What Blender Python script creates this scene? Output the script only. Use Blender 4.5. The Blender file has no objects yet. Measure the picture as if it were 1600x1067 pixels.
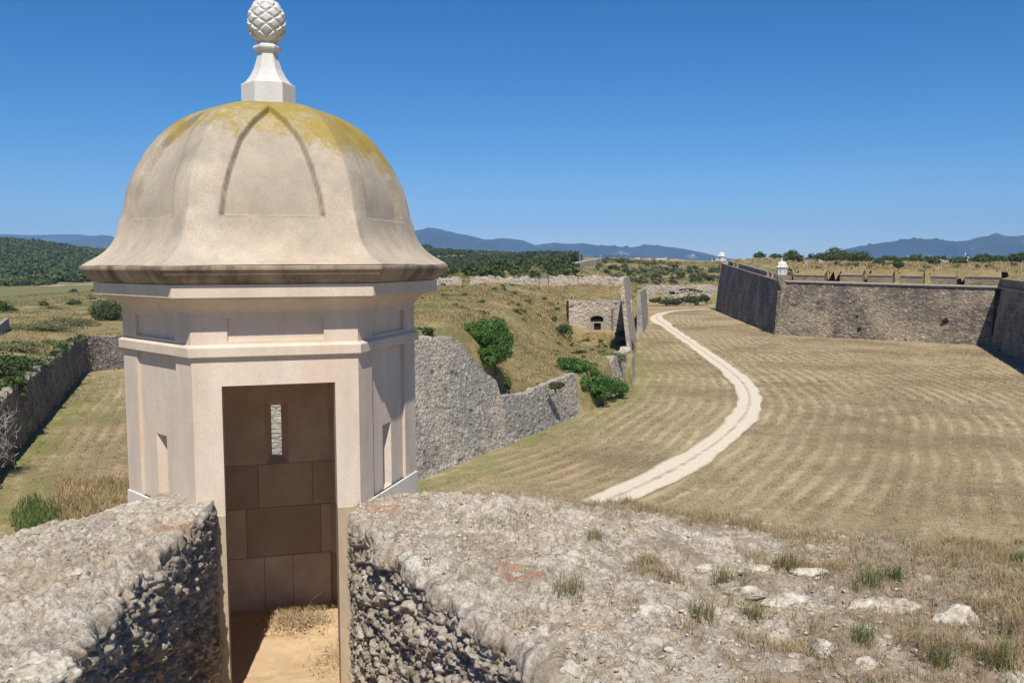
HAZE, SUNE, SUNA, SKY, SUN, AIR, DUST, OZ, EXPO = 8e-5, 54.5, 4.0, .095, 5.1, 1.0, 0.9, 6, 0.19
import bpy, math, random
import numpy as np
from math import sin, cos, pi, radians, atan2, hypot
random.seed(7); RS = np.random.RandomState(11)
C = bpy.context.scene.collection
EYE = 14.0                    # the eye stands 14 m above the ditch floor; authored heights are eye relative
FP, PITCH, ROLL = 1400.0, 0.0867, 0.003
def ray(px, py):
    u, v = px-800.0, py-533.5
    uu = u*cos(ROLL)+v*sin(ROLL); vv = -u*sin(ROLL)+v*cos(ROLL)
    up = -vv/FP
    return np.array([uu/FP, cos(PITCH)+up*sin(PITCH), -sin(PITCH)+up*cos(PITCH)])
def G(px, py, z=-14.0):
    d = ray(px, py); return d*(z/d[2])
def D(px, py, y):
    d = ray(px, py); return d*(y/d[1])
ORG = {}
def org(o): return ORG.get(o.name, np.zeros(3)) if o else np.zeros(3)
def tag(o, label=None, cat=None, group=None, kind=None):
    if label: o['label'] = label
    if cat: o['category'] = cat
    if group: o['group'] = group
    if kind: o['kind'] = kind
    return o
def empty(name, loc, label=None, cat=None, group=None):
    o = bpy.data.objects.new(name, None); C.objects.link(o)
    o.location = (loc[0], loc[1], loc[2]+EYE); ORG[o.name] = np.array(o.location)
    o.empty_display_size = .3
    return tag(o, label, cat, group)
def mk(name, V, F, m, parent=None, smooth=False, uv=None, attr=None, origin=None):
    V = np.asarray(V, float).reshape(-1, 3) + np.array([0, 0, EYE])
    if parent is not None: o0 = org(parent)
    elif origin is not None: o0 = np.array([origin[0], origin[1], origin[2]+EYE])
    else: o0 = np.zeros(3)
    V = V-o0
    if isinstance(F, np.ndarray): F = [F]
    if len(F) and not isinstance(F[0], np.ndarray):
        k = {}
        for f in F: k.setdefault(len(f), []).append(f)
        F = [np.array(a) for a in k.values()]
    me = bpy.data.meshes.new(name)
    nl = sum(a.size for a in F); npol = sum(len(a) for a in F)
    me.vertices.add(len(V)); me.vertices.foreach_set('co', V.ravel())
    me.loops.add(nl); idx = np.concatenate([a.ravel() for a in F]).astype(np.int32)
    me.loops.foreach_set('vertex_index', idx)
    tot = np.concatenate([np.full(len(a), a.shape[1]) for a in F]).astype(np.int32)
    st = np.concatenate([[0], np.cumsum(tot)[:-1]]).astype(np.int32)
    me.polygons.add(npol); me.polygons.foreach_set('loop_start', st); me.polygons.foreach_set('loop_total', tot)
    me.polygons.foreach_set('use_smooth', np.full(npol, bool(smooth)))
    me.update(calc_edges=True)
    if uv is not None:
        l = me.uv_layers.new(name='UVMap'); l.data.foreach_set('uv', np.asarray(uv, float)[idx].ravel())
    if attr:
        for k, a in attr.items():
            at = me.attributes.new(k, 'FLOAT', 'POINT'); at.data.foreach_set('value', np.asarray(a, float))
    me.materials.append(m)
    o = bpy.data.objects.new(name, me); C.objects.link(o)
    if parent is not None: o.parent = parent
    else: o.location = o0
    ORG[o.name] = o0
    return o
def gf(nu, nv, wrap=False):            # faces of a grid of nu rows by nv columns
    i = np.arange(nu if wrap else nu-1)[:, None]; j = np.arange(nv-1)[None, :]
    a = i*nv+j; b = ((i+1) % nu)*nv+j
    return np.stack([a, b, b+1, a+1], -1).reshape(-1, 4)
class MB:                               # collects pieces into one mesh
    def __init__(s): s.V = []; s.F = []; s.n = 0; s.A = []
    def add(s, V, F, a=0.0):
        V = np.asarray(V, float).reshape(-1, 3)
        if isinstance(F, np.ndarray): F = [F]
        for f in F: s.F.append(np.asarray(f).reshape(-1, np.asarray(f).shape[-1])+s.n)
        s.V.append(V); s.n += len(V); s.A.append(np.full(len(V), a) if np.isscalar(a) else a)
    def box(s, c, d, rz=0, a=0.0, taper=1.0):
        x, y, z = [k/2 for k in d]
        P = np.array([[-x, -y, -z], [x, -y, -z], [x, y, -z], [-x, y, -z], [-x*taper, -y*taper, z], [x*taper, -y*taper, z], [x*taper, y*taper, z], [-x*taper, y*taper, z]])
        R = np.array([[cos(rz), -sin(rz), 0], [sin(rz), cos(rz), 0], [0, 0, 1]])
        s.add(P@R.T+np.array(c), np.array([[3, 2, 1, 0], [4, 5, 6, 7], [0, 1, 5, 4], [1, 2, 6, 5], [2, 3, 7, 6], [3, 0, 4, 7]]), a)
    def lathe(s, prof, c, n=6, ph=0.0, a=0.0):     # prof: (radius, z)
        prof = np.array(prof, float); th = np.arange(n)*2*pi/n+ph
        V = np.stack([prof[None, :, 0]*np.cos(th)[:, None]+c[0], prof[None, :, 0]*np.sin(th)[:, None]+c[1], prof[None, :, 1]+c[2]+0*th[:, None]], -1)
        s.add(V, gf(n, len(prof), True), a)
    def tube(s, P, R, n=6, a=0.0):
        P = np.array(P, float); R = np.broadcast_to(np.array(R, float), (len(P),))
        T = np.gradient(P, axis=0); T /= np.linalg.norm(T, axis=1)[:, None]+1e-9
        u = np.cross(T, [0.3, 0.2, 1.0]); u /= np.linalg.norm(u, axis=1)[:, None]+1e-9; v = np.cross(T, u)
        th = np.arange(n)*2*pi/n
        V = P[None]+R[None, :, None]*(np.cos(th)[:, None, None]*u[None]+np.sin(th)[:, None, None]*v[None])
        s.add(V, gf(n, len(P), True), a)
    def build(s, name, m, parent=None, smooth=False, origin=None):
        F = {}
        for f in s.F: F.setdefault(f.shape[-1], []).append(f)
        return mk(name, np.concatenate(s.V), [np.concatenate(v) for v in F.values()], m, parent, smooth, attr={'rnd': np.concatenate(s.A)}, origin=origin)
# ---------------------------------------------------------------- numpy noise
def _h(i, j, k, s=0):
    n = (i.astype(np.int64)*73856093 ^ j.astype(np.int64)*19349663 ^ k.astype(np.int64)*83492791 ^ (s*2654435)) & 0xffffffff
    n = ((n ^ (n >> 13))*1274126177) & 0xffffffff
    n = ((n ^ (n >> 16))*2246822519) & 0xffffffff
    return ((n ^ (n >> 15)) & 0xffffff)/float(0xffffff)
def noise(P, s=0):                      # value noise, -1..1
    f = np.floor(P); t = P-f; t = t*t*t*(t*(t*6-15)+10); f = f.astype(np.int64); r = 0
    for a in (0, 1):
        wa = t[..., 0] if a else 1-t[..., 0]
        for b in (0, 1):
            wb = t[..., 1] if b else 1-t[..., 1]
            for c in (0, 1):
                wc = t[..., 2] if c else 1-t[..., 2]
                r = r+wa*wb*wc*_h(f[..., 0]+a, f[..., 1]+b, f[..., 2]+c, s)
    return r*2-1
def fbm(P, o=4, s=0, g=.5, rid=False):
    r = 0; a = 1.0; P = np.array(P, float)
    for i in range(o):
        n = noise(P, s+i); r = r+a*((1-2*np.abs(n)) if rid else n); a *= g; P = P*2.03+17.1
    return r
def worley(P, s=0):                     # F1, F2, id
    f = np.floor(P).astype(np.int64); t = P-f
    F1 = np.full(P.shape[:-1], 9.0); F2 = F1.copy(); ID = F1*0
    for a in (-1, 0, 1):
        for b in (-1, 0, 1):
            for c in (-1, 0, 1):
                i, j, k = f[..., 0]+a, f[..., 1]+b, f[..., 2]+c
                h1 = _h(i, j, k, s+1)
                d = np.sqrt((a+h1-t[..., 0])**2+(b+_h(i, j, k, s+2)-t[..., 1])**2+(c+_h(i, j, k, s+3)-t[..., 2])**2)
                m = d < F1
                F2 = np.where(m, F1, np.minimum(F2, d)); F1 = np.where(m, d, F1); ID = np.where(m, h1, ID)
    return F1, F2, ID
def sst(a, b, x): t = np.clip((x-a)/(b-a), 0, 1); return t*t*(3-2*t)
# ---------------------------------------------------------------- materials
class NT:
    def __init__(s, name, rough=.92, spec=.2):
        s.m = bpy.data.materials.new(name); s.m.use_nodes = True; s.t = s.m.node_tree
        s.b = s.t.nodes['Principled BSDF']; s.b.inputs['Roughness'].default_value = rough
        s.b.inputs['Specular IOR Level'].default_value = spec
        s.tc = s.t.nodes.new('ShaderNodeTexCoord'); s.geo = s.t.nodes.new('ShaderNodeNewGeometry')
    def lk(s, a, b): s.t.links.new(a, b)
    def obj(s, scale=None):
        o = s.tc.outputs['Object']; return o if scale is None else s.mp(o, scale)
    def pos(s, scale=None):
        o = s.geo.outputs['Position']; return o if scale is None else s.mp(o, scale)
    def uv(s, scale=None):
        o = s.tc.outputs['UV']; return o if scale is None else s.mp(o, scale)
    def mp(s, v, scale=(1, 1, 1), loc=(0, 0, 0), rot=(0, 0, 0)):
        n = s.t.nodes.new('ShaderNodeMapping'); s.lk(v, n.inputs['Vector'])
        n.inputs['Scale'].default_value = scale; n.inputs['Location'].default_value = loc; n.inputs['Rotation'].default_value = rot
        return n.outputs[0]
    def noise(s, v, sc, det=5, ro=.55, dist=0):
        n = s.t.nodes.new('ShaderNodeTexNoise'); s.lk(v, n.inputs['Vector']); n.inputs['Scale'].default_value = sc
        n.inputs['Detail'].default_value = det; n.inputs['Roughness'].default_value = ro; n.inputs['Distortion'].default_value = dist
        return n.outputs['Fac']
    def vor(s, v, sc, feat='F1', out='Distance', rnd=1.0):
        n = s.t.nodes.new('ShaderNodeTexVoronoi'); n.feature = feat; s.lk(v, n.inputs['Vector']); n.inputs['Scale'].default_value = sc
        n.inputs['Randomness'].default_value = rnd
        return n.outputs[out]
    def attr(s, name):
        n = s.t.nodes.new('ShaderNodeAttribute'); n.attribute_name = name; return n.outputs['Fac']
    def val(s, a): return a
    def mth(s, op, a, b=0.0, cl=False):
        n = s.t.nodes.new('ShaderNodeMath'); n.operation = op; n.use_clamp = cl
        for i, x in enumerate((a, b)):
            if isinstance(x, (int, float)): n.inputs[i].default_value = x
            else: s.lk(x, n.inputs[i])
        return n.outputs[0]
    def rg(s, v, a, b, c=0.0, d=1.0):
        n = s.t.nodes.new('ShaderNodeMapRange'); s.lk(v, n.inputs['Value'])
        for i, x in zip(('From Min', 'From Max', 'To Min', 'To Max'), (a, b, c, d)): n.inputs[i].default_value = x
        return n.outputs[0]
    def ramp(s, v, stops, ip='LINEAR'):
        n = s.t.nodes.new('ShaderNodeValToRGB'); n.color_ramp.interpolation = ip; e = n.color_ramp.elements
        while len(e) < len(stops): e.new(.5)
        for i, (p, c) in enumerate(stops): e[i].position = p; e[i].color = (c[0], c[1], c[2], 1)
        s.lk(v, n.inputs[0]); return n.outputs[0]
    def mix(s, f, a, b, bt='MIX'):
        n = s.t.nodes.new('ShaderNodeMix'); n.data_type = 'RGBA'; n.blend_type = bt
        if isinstance(f, (int, float)): n.inputs[0].default_value = f
        else: s.lk(f, n.inputs[0])
        for i, x in ((6, a), (7, b)):
            if isinstance(x, tuple): n.inputs[i].default_value = (x[0], x[1], x[2], 1)
            else: s.lk(x, n.inputs[i])
        return n.outputs[2]
    def sep(s, v, k):
        n = s.t.nodes.new('ShaderNodeSeparateXYZ'); s.lk(v, n.inputs[0]); return n.outputs[k]
    def col(s, c):
        if isinstance(c, tuple): s.b.inputs['Base Color'].default_value = (c[0], c[1], c[2], 1)
        else: s.lk(c, s.b.inputs['Base Color'])
    def bump(s, h, st=.5, dist=.02):
        n = s.t.nodes.new('ShaderNodeBump'); n.inputs['Strength'].default_value = st; n.inputs['Distance'].default_value = dist
        s.lk(h, n.inputs['Height'])
        if s.b.inputs['Normal'].links: s.lk(s.b.inputs['Normal'].links[0].from_socket, n.inputs['Normal'])
        s.lk(n.outputs[0], s.b.inputs['Normal'])
M = {}
def m_plaster(name, base, stain, lichen=0.0, dirt=.35):
    t = NT(name); o = t.obj()
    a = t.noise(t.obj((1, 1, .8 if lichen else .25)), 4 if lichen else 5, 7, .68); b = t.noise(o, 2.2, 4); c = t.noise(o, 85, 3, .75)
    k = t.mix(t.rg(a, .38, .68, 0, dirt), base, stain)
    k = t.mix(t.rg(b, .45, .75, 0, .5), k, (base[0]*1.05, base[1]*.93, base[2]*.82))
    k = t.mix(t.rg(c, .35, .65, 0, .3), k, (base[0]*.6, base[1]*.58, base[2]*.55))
    if lichen:
        z = t.sep(o, 2)
        g = t.mth('ADD', t.rg(z, 2.95, 3.65, 0, .55), t.rg(t.noise(o, 3.0, 6, .62), .35, .7, -.45, .45), True)
        k = t.mix(t.mth('MULTIPLY', g, t.rg(t.noise(t.obj((1, 1, .3)), 7, 5), .3, .65, .2, 1), True), k, (.24, .22, .17))
        xx = t.sep(o, 0)
        yz = t.mth('ADD', t.rg(z, 3.50, 3.98, 0, 1), t.mth('MULTIPLY', t.rg(xx, 0.20, .75, 0, .62), t.rg(z, 3.35, 3.7, 0, 1)), False)
        y = t.mth('ADD', yz, t.rg(t.noise(t.obj((1, 1, .45)), 6.5, 8, .68), .3, .7, -.62, .28), True)
        k = t.mix(t.mth('MULTIPLY', t.attr('panel'), t.rg(t.noise(o, 5, 6, .7), .3, .6, .15, .6)), k, (.37, .325, .255)); k = t.mix(t.rg(t.noise(o, 130, 2, .8), .54, .62, 0, .35), k, (.20, .17, .12))
        k = t.mix(t.mth('MULTIPLY', t.attr('groove'), t.rg(t.noise(o, 9, 4), .3, .65, .1, .62)), k, (.17, .15, .10))
        y = t.mth('ADD', y, t.rg(t.noise(o, 42, 4, .8), .3, .7, -.28, .28)); k = t.mix(t.rg(y, .24, .72, 0, .85), k, t.mix(t.noise(o, 25, 4), (.24, .16, .018), (.38, .29, .06)))
    t.col(k); t.bump(c, .25, .004); t.bump(t.noise(o, 11, 6, .65), .35, .01)
    return t.m
M['plaster'] = m_plaster('pale_plaster', (.69, .59, .48), (.50, .41, .315), 0, .7)
M['dome'] = m_plaster('lichened_dome_plaster', (.565, .48, .375), (.33, .285, .225), 1.0, .85)
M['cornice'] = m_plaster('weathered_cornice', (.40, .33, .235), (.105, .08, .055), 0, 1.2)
M['finial'] = m_plaster('white_finial_stone', (.66, .645, .61), (.48, .47, .45), 0, .5)
M['white'] = m_plaster('white_limewash', (.72, .68, .62), (.50, .47, .42), 0, .5)
M['jamb'] = m_plaster('rough_jamb_stone', (.50, .41, .30), (.27, .21, .15), 0, .9)
def m_inner():
    t = NT('inner_block_stone'); o = t.obj()
    a = t.noise(o, 3, 6, .6); b = t.noise(o, 14, 5)
    k = t.mix(t.rg(a, .35, .65), (.74, .63, .52), (.56, .45, .35))
    k = t.mix(t.rg(t.attr('rnd'), 0, 1, 0, .6), k, (.27, .17, .11))
    k = t.mix(t.rg(b, .5, .75, 0, .4), k, (.46, .33, .23))
    t.col(k); t.bump(b, .5, .008); return t.m
M['inner'] = m_inner()
def m_rock(name, dry=.0):
    t = NT(name); o = t.pos()
    f1 = t.noise(o, 2.3, 6, .62); f2 = t.noise(o, 13, 6, .7); f3 = t.noise(o, 70, 4, .7); v = t.vor(o, 26, 'F1', 'Color')
    k = t.ramp(f2, [(.34, (.20, .17, .13)), (.43, (.48, .42, .34)), (.52, (.69, .63, .53)), (.7, (.82, .775, .69))])
    g2 = t.vor(t.mp(o, (1, 1, 1.3)), 48, 'F1', 'Color'); e2 = t.vor(t.mp(o, (1, 1, 1.3)), 48, 'DISTANCE_TO_EDGE', 'Distance')
    k = t.mix(t.rg(t.sep(g2, 0), 0, 1, 0, .25), k, (.34, .28, .21)); k = t.mix(t.rg(t.sep(g2, 1), .7, 1, 0, .4), k, (.78, .74, .66))
    k = t.mix(t.rg(t.noise(o, 1.1, 6, .7), .5, .62, 0, .5), k, (.60, .47, .31)); k = t.mix(t.rg(t.noise(o, 3.1, 7, .75), .55, .63, 0, .6), k, (.26, .245, .22))
    tn = t.attr('tone'); k = t.mix(t.rg(tn, .0, .45, .75, 0), k, (.30, .25, .19)); k = t.mix(t.rg(tn, .65, 1, 0, .5), k, (.76, .70, .60)); k = t.mix(t.rg(t.noise(o, 30, 6, .8), .53, .64, 0, .38), k, (.24, .205, .16)); k = t.mix(t.rg(t.noise(o, 2.6, 7, .78), .55, .63, 0, .5), k, (.22, .20, .175)); k = t.mix(t.attr('joint'), k, t.mix(f3, (.20, .165, .12), (.50, .42, .31)))
    k = t.mix(t.rg(f1, .52, .68, 0, .55), k, (.50, .385, .26))
    k = t.mix(t.rg(t.noise(o, 4.7, 5, .7), .57, .68, 0, .55), k, (.17, .155, .14))
    k = t.mix(t.mth('MULTIPLY', t.rg(t.sep(v, 0), .2, 1, 0, .22), 1.0), k, (.50, .34, .21))
    k = t.mix(t.rg(f3, .34, .5, .6, 0), k, (.13, .11, .09))
    k = t.mix(t.attr('brick'), k, t.mix(f2, (.34, .16, .10), (.50, .32, .22)))
    k = t.mix(t.attr('soil'), k, t.mix(t.noise(o, 22, 6, .7), (.15, .115, .075), (.46, .37, .26)))
    k = t.mix(t.mth('MULTIPLY', t.attr('grime_shade'), .75), k, t.mix(t.rg(f2, .3, .7), (.11, .09, .068), (.50, .42, .31)))
    k = t.mix(t.rg(t.noise(o, 8.5, 5, .8), .60, .68, 0, .7), k, (.15, .13, .105)); k = t.mix(t.rg(t.noise(o, 5.2, 6, .75), .56, .64, 0, .5), k, (.78, .70, .57))
    t.col(k); t.bump(f2, .9, .028); t.bump(t.noise(o, 36, 5, .8), 1.0, .014);  t.bump(f3, .7, .006)
    return t.m
M['rock'] = m_rock('weathered_limestone_rubble')
def m_stone():
    t = NT('loose_limestone'); o = t.obj(); r = t.attr('rnd')
    f2 = t.noise(t.pos(), 18, 6, .7)
    k = t.ramp(f2, [(.35, (.16, .14, .11)), (.47, (.38, .335, .265)), (.6, (.57, .52, .43)), (.8, (.70, .65, .56))])
    k = t.mix(t.rg(r, .4, 1, 0, .6), k, (.40, .32, .23))
    t.col(k); t.bump(f2, .7, .01); t.bump(t.noise(t.pos(), 90, 3), .5, .004); return t.m
M['stone'] = m_stone()
def m_masonry(name, cw, chh, pal, mortar, stain, jit=.22, patch=.0, bd=.05, holes=0):
    t = NT(name); uv = t.uv()
    w = t.noise(uv, .9, 3); n = t.t.nodes.new('ShaderNodeVectorMath'); n.operation = 'ADD'
    sc = t.t.nodes.new('ShaderNodeVectorMath'); sc.operation = 'SCALE'; nn = t.t.nodes.new('ShaderNodeTexNoise'); nn.inputs['Scale'].default_value = 1.7
    t.lk(uv, nn.inputs['Vector']); t.lk(nn.outputs['Color'], sc.inputs[0]); sc.inputs['Scale'].default_value = jit
    t.lk(uv, n.inputs[0]); t.lk(sc.outputs[0], n.inputs[1])
    v = t.mp(n.outputs[0], (1/cw, 1/chh, 1))
    e = t.vor(v, 1, 'DISTANCE_TO_EDGE', 'Distance', .85); cc = t.vor(v, 1, 'F1', 'Color', .85)
    cr = t.sep(cc, 0); r2 = t.sep(cc, 1)
    k = t.ramp(cr, pal)
    big = t.noise(uv, .13, 5, .65); med = t.noise(uv, .9, 6, .7); fin = t.noise(uv, 6, 5, .7)
    k = t.mix(t.rg(fin, .35, .65, .45, 0), k, (pal[0][1][0]*.55, pal[0][1][1]*.55, pal[0][1][2]*.55))
    k = t.mix(t.rg(med, .4, .65, 0, .75), k, stain)
    k = t.mix(t.rg(t.noise(t.uv((.6, .10, 1)), 1.3, 5, .7), .5, .68, 0, .55), k, (stain[0]*.55, stain[1]*.55, stain[2]*.58))
    k = t.mix(t.rg(big, .47, .62, 0, .6), k, (pal[-1][1][0], pal[-1][1][1]*.93, pal[-1][1][2]*.85))
    k = t.mix(t.rg(e, .02, .10, .7, 0), k, mortar)
    k = t.mix(t.rg(r2, .965, .985, 0, .7), k, (.06, .052, .045))
    t.col(k); t.bump(t.rg(e, 0, .2), .9, bd); t.bump(cr, .5, bd*.6); t.bump(fin, .6, bd*.5)
    return t.m
M['grey_masonry'] = m_masonry('grey_rubble_masonry', .38, .25, [(0, (.21, .195, .175)), (.35, (.33, .31, .275)), (.7, (.44, .41, .35)), (1, (.56, .51, .42))], (.29, .26, .215), (.25, .235, .21), bd=.04)
M['pale_masonry'] = m_masonry('pale_rubble_masonry', .42, .34, [(0, (.28, .245, .205)), (.4, (.46, .41, .34)), (1, (.62, .55, .45))], (.28, .24, .195), (.38, .33, .27))
M['bastion'] = m_masonry('coursed_bastion_masonry', .8, .30, [(0, (.12, .10, .08)), (.35, (.22, .185, .145)), (.7, (.35, .30, .23)), (1, (.50, .44, .33))], (.12, .098, .078), (.15, .12, .095), .05, bd=.06)
M['brickwork'] = m_masonry('brown_brick_parapet', .5, .18, [(0, (.20, .14, .095)), (.5, (.34, .26, .18)), (1, (.48, .39, .28))], (.26, .20, .15), (.28, .21, .15), .06)
M['coping'] = m_plaster('grey_coping_stone', (.40, .36, .30), (.14, .12, .10), 0, .9)
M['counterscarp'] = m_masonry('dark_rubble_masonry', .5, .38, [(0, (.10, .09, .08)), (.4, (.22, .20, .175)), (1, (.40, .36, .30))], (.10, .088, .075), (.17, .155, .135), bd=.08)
def m_leaf(name, c1, c2, c3, trans=.25):
    t = NT(name, .6, .3); r = t.attr('rnd'); n = t.noise(t.pos(), .35, 3)
    k = t.mix(r, c1, c2); k = t.mix(t.rg(n, .4, .65, 0, .7), k, c3); t.col(k)
    tr = t.t.nodes.new('ShaderNodeBsdfTranslucent'); t.lk(k, tr.inputs[0]); ms = t.t.nodes.new('ShaderNodeMixShader'); ms.inputs[0].default_value = trans
    t.lk(t.b.outputs[0], ms.inputs[1]); t.lk(tr.outputs[0], ms.inputs[2])
    t.lk(ms.outputs[0], t.t.nodes['Material Output'].inputs[0]); return t.m
M['ivy'] = m_leaf('ivy_leaves', (.04, .095, .018), (.12, .225, .04), (.075, .15, .03))
M['shrub'] = m_leaf('shrub_leaves', (.035, .062, .018), (.10, .14, .038), (.075, .09, .03))
M['pine'] = m_leaf('pine_needles', (.042, .072, .018), (.125, .16, .035), (.07, .085, .028), .1)
M['gorse'] = m_leaf('pale_scrub_leaves', (.14, .14, .06), (.25, .22, .11), (.12, .14, .05))
M['drygrass'] = m_leaf('dry_grass_blades', (.36, .265, .125), (.60, .48, .27), (.30, .23, .10), .3)
M['midgrass'] = m_leaf('half_dry_grass_blades', (.16, .17, .06), (.46, .37, .18), (.22, .22, .08), .3)
M['greengrass'] = m_leaf('green_grass_blades', (.09, .14, .035), (.20, .24, .07), (.13, .17, .05), .3)
M['hay'] = m_leaf('cut_hay', (.24, .175, .10), (.62, .50, .31), (.30, .21, .12), .2)
M['straw'] = m_leaf('bleached_straw', (.30, .215, .12), (.66, .53, .33), (.30, .20, .11), .2)
M['dead'] = m_leaf('dead_grey_twigs', (.22, .19, .17), (.40, .36, .32), (.26, .23, .20), .0)
def m_bark():
    t = NT('bark'); t.col(t.mix(t.noise(t.obj(), 9), (.06, .045, .03), (.17, .13, .09))); t.bump(t.noise(t.obj(), 25), .6, .02); return t.m
M['bark'] = m_bark()
def m_ditch():
    t = NT('mown_dry_grass_ground', .97, .1); p = t.pos(); row = t.attr('row'); gr = t.attr('green')
    wob = t.mth('ADD', t.rg(t.noise(p, .025, 2), .3, .7, -1.4, 1.4), t.rg(t.noise(p, .35, 3), .3, .7, -.13, .13))
    ph = t.mth('MULTIPLY', t.mth('ADD', row, wob), 2*pi/1.35)
    s = t.mth('SINE', ph); s = t.rg(s, -.1, .9)
    med = t.noise(p, .6, 6, .7); fine = t.noise(p, 4.5, 6, .75); big = t.noise(p, .045, 5, .6)
    stren = t.mth('MULTIPLY', t.rg(t.noise(p, .04, 3), .34, .58, .3, 1), t.rg(t.noise(p, .5, 4, .7), .35, .6, .4, 1))
    sf = t.mth('MULTIPLY', s, stren)
    k = t.mix(t.rg(fine, .3, .7), (.225, .165, .095), (.49, .38, .235))
    k = t.mix(t.mth('MULTIPLY', sf, t.rg(fine, .2, .6, .25, .72)), k, (.68, .54, .34))
    k = t.mix(t.rg(big, .46, .62, 0, .65), k, (.22, .145, .085))
    k = t.mix(t.rg(med, .54, .70, 0, .65), k, (.19, .14, .085))
    k = t.mix(t.rg(t.noise(p, .22, 5, .7), .52, .68, 0, .3), k, (.19, .17, .08))
    k = t.mix(t.rg(t.noise(p, .09, 6, .72), .50, .64, 0, .6), k, (.17, .125, .085)); k = t.mix(t.rg(t.noise(p, 1.7, 6, .8), .60, .70, 0, .6), k, (.34, .28, .22)); k = t.mix(t.rg(t.noise(p, 2.6, 6, .85), .35, .46, .7, 0), k, (.11, .085, .05)); k = t.mix(t.rg(t.noise(p, 3.3, 5, .85), .57, .66, 0, .7), k, (.60, .50, .33))
    k = t.mix(t.mth('MULTIPLY', gr, t.rg(t.noise(p, .35, 5), .35, .6, .15, 1), True), k, t.mix(fine, (.11, .13, .035), (.24, .25, .075)))
    t.col(k); t.bump(sf, .4, .07); t.bump(fine, .8, .07); t.bump(t.noise(p, 20, 3), .5, .02); return t.m
M['ditch'] = m_ditch()
def m_terrain(name, dry=.5):
    t = NT(name, .97, .1); p = t.pos()
    big = t.noise(p, .02, 5, .6); med = t.noise(p, .13, 6, .7); fine = t.noise(p, 1.2, 6, .75)
    k = t.mix(t.rg(fine, .3, .7), (.20, .165, .075), (.40, .32, .16))
    k = t.mix(t.rg(med, .44, .62, 0, .85), k, (.115, .125, .038))
    k = t.mix(t.rg(big, .5, .62, 0, .5), k, (.30, .20, .10))
    k = t.mix(t.rg(t.noise(p, .3, 5, .7), .52, .66, 0, .6), k, (.28, .17, .09))
    k = t.mix(t.rg(t.noise(p, .5, 6, .75), .56, .68, 0, .5), k, (.10, .095, .045))
    f = t.attr('field'); k = t.mix(t.rg(f, .5, 1.5, 0, 1), k, t.mix(fine, (.13, .135, .05), (.22, .20, .09)))
    k = t.mix(t.rg(f, 1.6, 2.4, 0, 1), k, t.mix(fine, (.36, .26, .17), (.50, .38, .26)))
    t.col(k); t.bump(med, .6, .4); t.bump(fine, .8, .15); return t.m
M['terrain'] = m_terrain('dry_hillside'); M['mound'] = m_terrain('grassy_mound', .6)
def m_road():
    t = NT('white_gravel_track', .95, .1); p = t.pos(); u = t.sep(t.uv(), 0)
    c = t.mth('ABSOLUTE', t.mth('SUBTRACT', u, .5))
    n = t.noise(p, 1.1, 6, .75); f = t.noise(p, 7, 5, .75)
    k = t.mix(t.rg(f, .3, .7), (.54, .46, .35), (.72, .63, .49))
    g = t.mth('ADD', t.rg(c, .02, .12, .55, -.2), t.rg(n, .35, .65, -.5, .35), True)
    e = t.mth('ADD', t.rg(c, .36, .5, -.3, .9), t.rg(n, .35, .65, -.4, .4), True)
    k = t.mix(g, k, (.27, .22, .14)); k = t.mix(e, k, (.38, .31, .19))
    t.col(k); t.bump(f, .5, .03); return t.m
M['road'] = m_road()
def m_floor():
    t = NT('sandy_floor_slabs'); o = t.pos(); a = t.noise(o, 3, 6, .65); f = t.noise(o, 30, 5, .7)
    k = t.mix(t.rg(a, .35, .65), (.58, .43, .26), (.48, .345, .205))
    k = t.mix(t.rg(f, .55, .72, 0, .6), k, (.30, .20, .12)); k = t.mix(t.rg(t.noise(o, 5.5, 6, .7), .56, .66, 0, .5), k, (.60, .50, .36))
    t.col(k); t.bump(f, .4, .006); return t.m
M['floor'] = m_floor()
def m_mountain():
    t = NT('mountain_rock_and_woodland'); p = t.pos()
    k = t.mix(t.rg(t.noise(p, .0016, 6, .65), .4, .62), (.012, .028, .018), (.035, .05, .032))
    k = t.mix(t.rg(t.noise(p, .004, 7, .75), .60, .66, 0, .8), k, (.40, .36, .30)); t.col(k); t.bump(t.noise(p, .003, 6, .7), 1, 60); return t.m
M['mountain'] = m_mountain()
def m_flat(name, c, r=.8, v=.15):
    t = NT(name, r); t.col(t.mix(t.noise(t.pos(), .6, 5, .7), c, tuple(x*(1-v*2) for x in c))); return t.m
M['housewall'] = [m_flat('house_wall_white', (.70, .67, .62)), m_flat('house_wall_cream', (.62, .54, .43)), m_flat('house_wall_grey', (.45, .44, .44)), m_flat('house_wall_brick', (.36, .20, .15))]
M['rooftile'] = m_flat('clay_roof_tile', (.40, .22, .15)); M['glass'] = m_flat('dark_window_glass', (.03, .035, .045), .2)
M['dark'] = m_flat('door_timber_and_hole_shade', (.018, .016, .014)); M['steel'] = m_flat('galvanised_steel', (.42, .43, .44), .5)  # near-black of the door, also painted shade inside holes and loopholes
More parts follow.
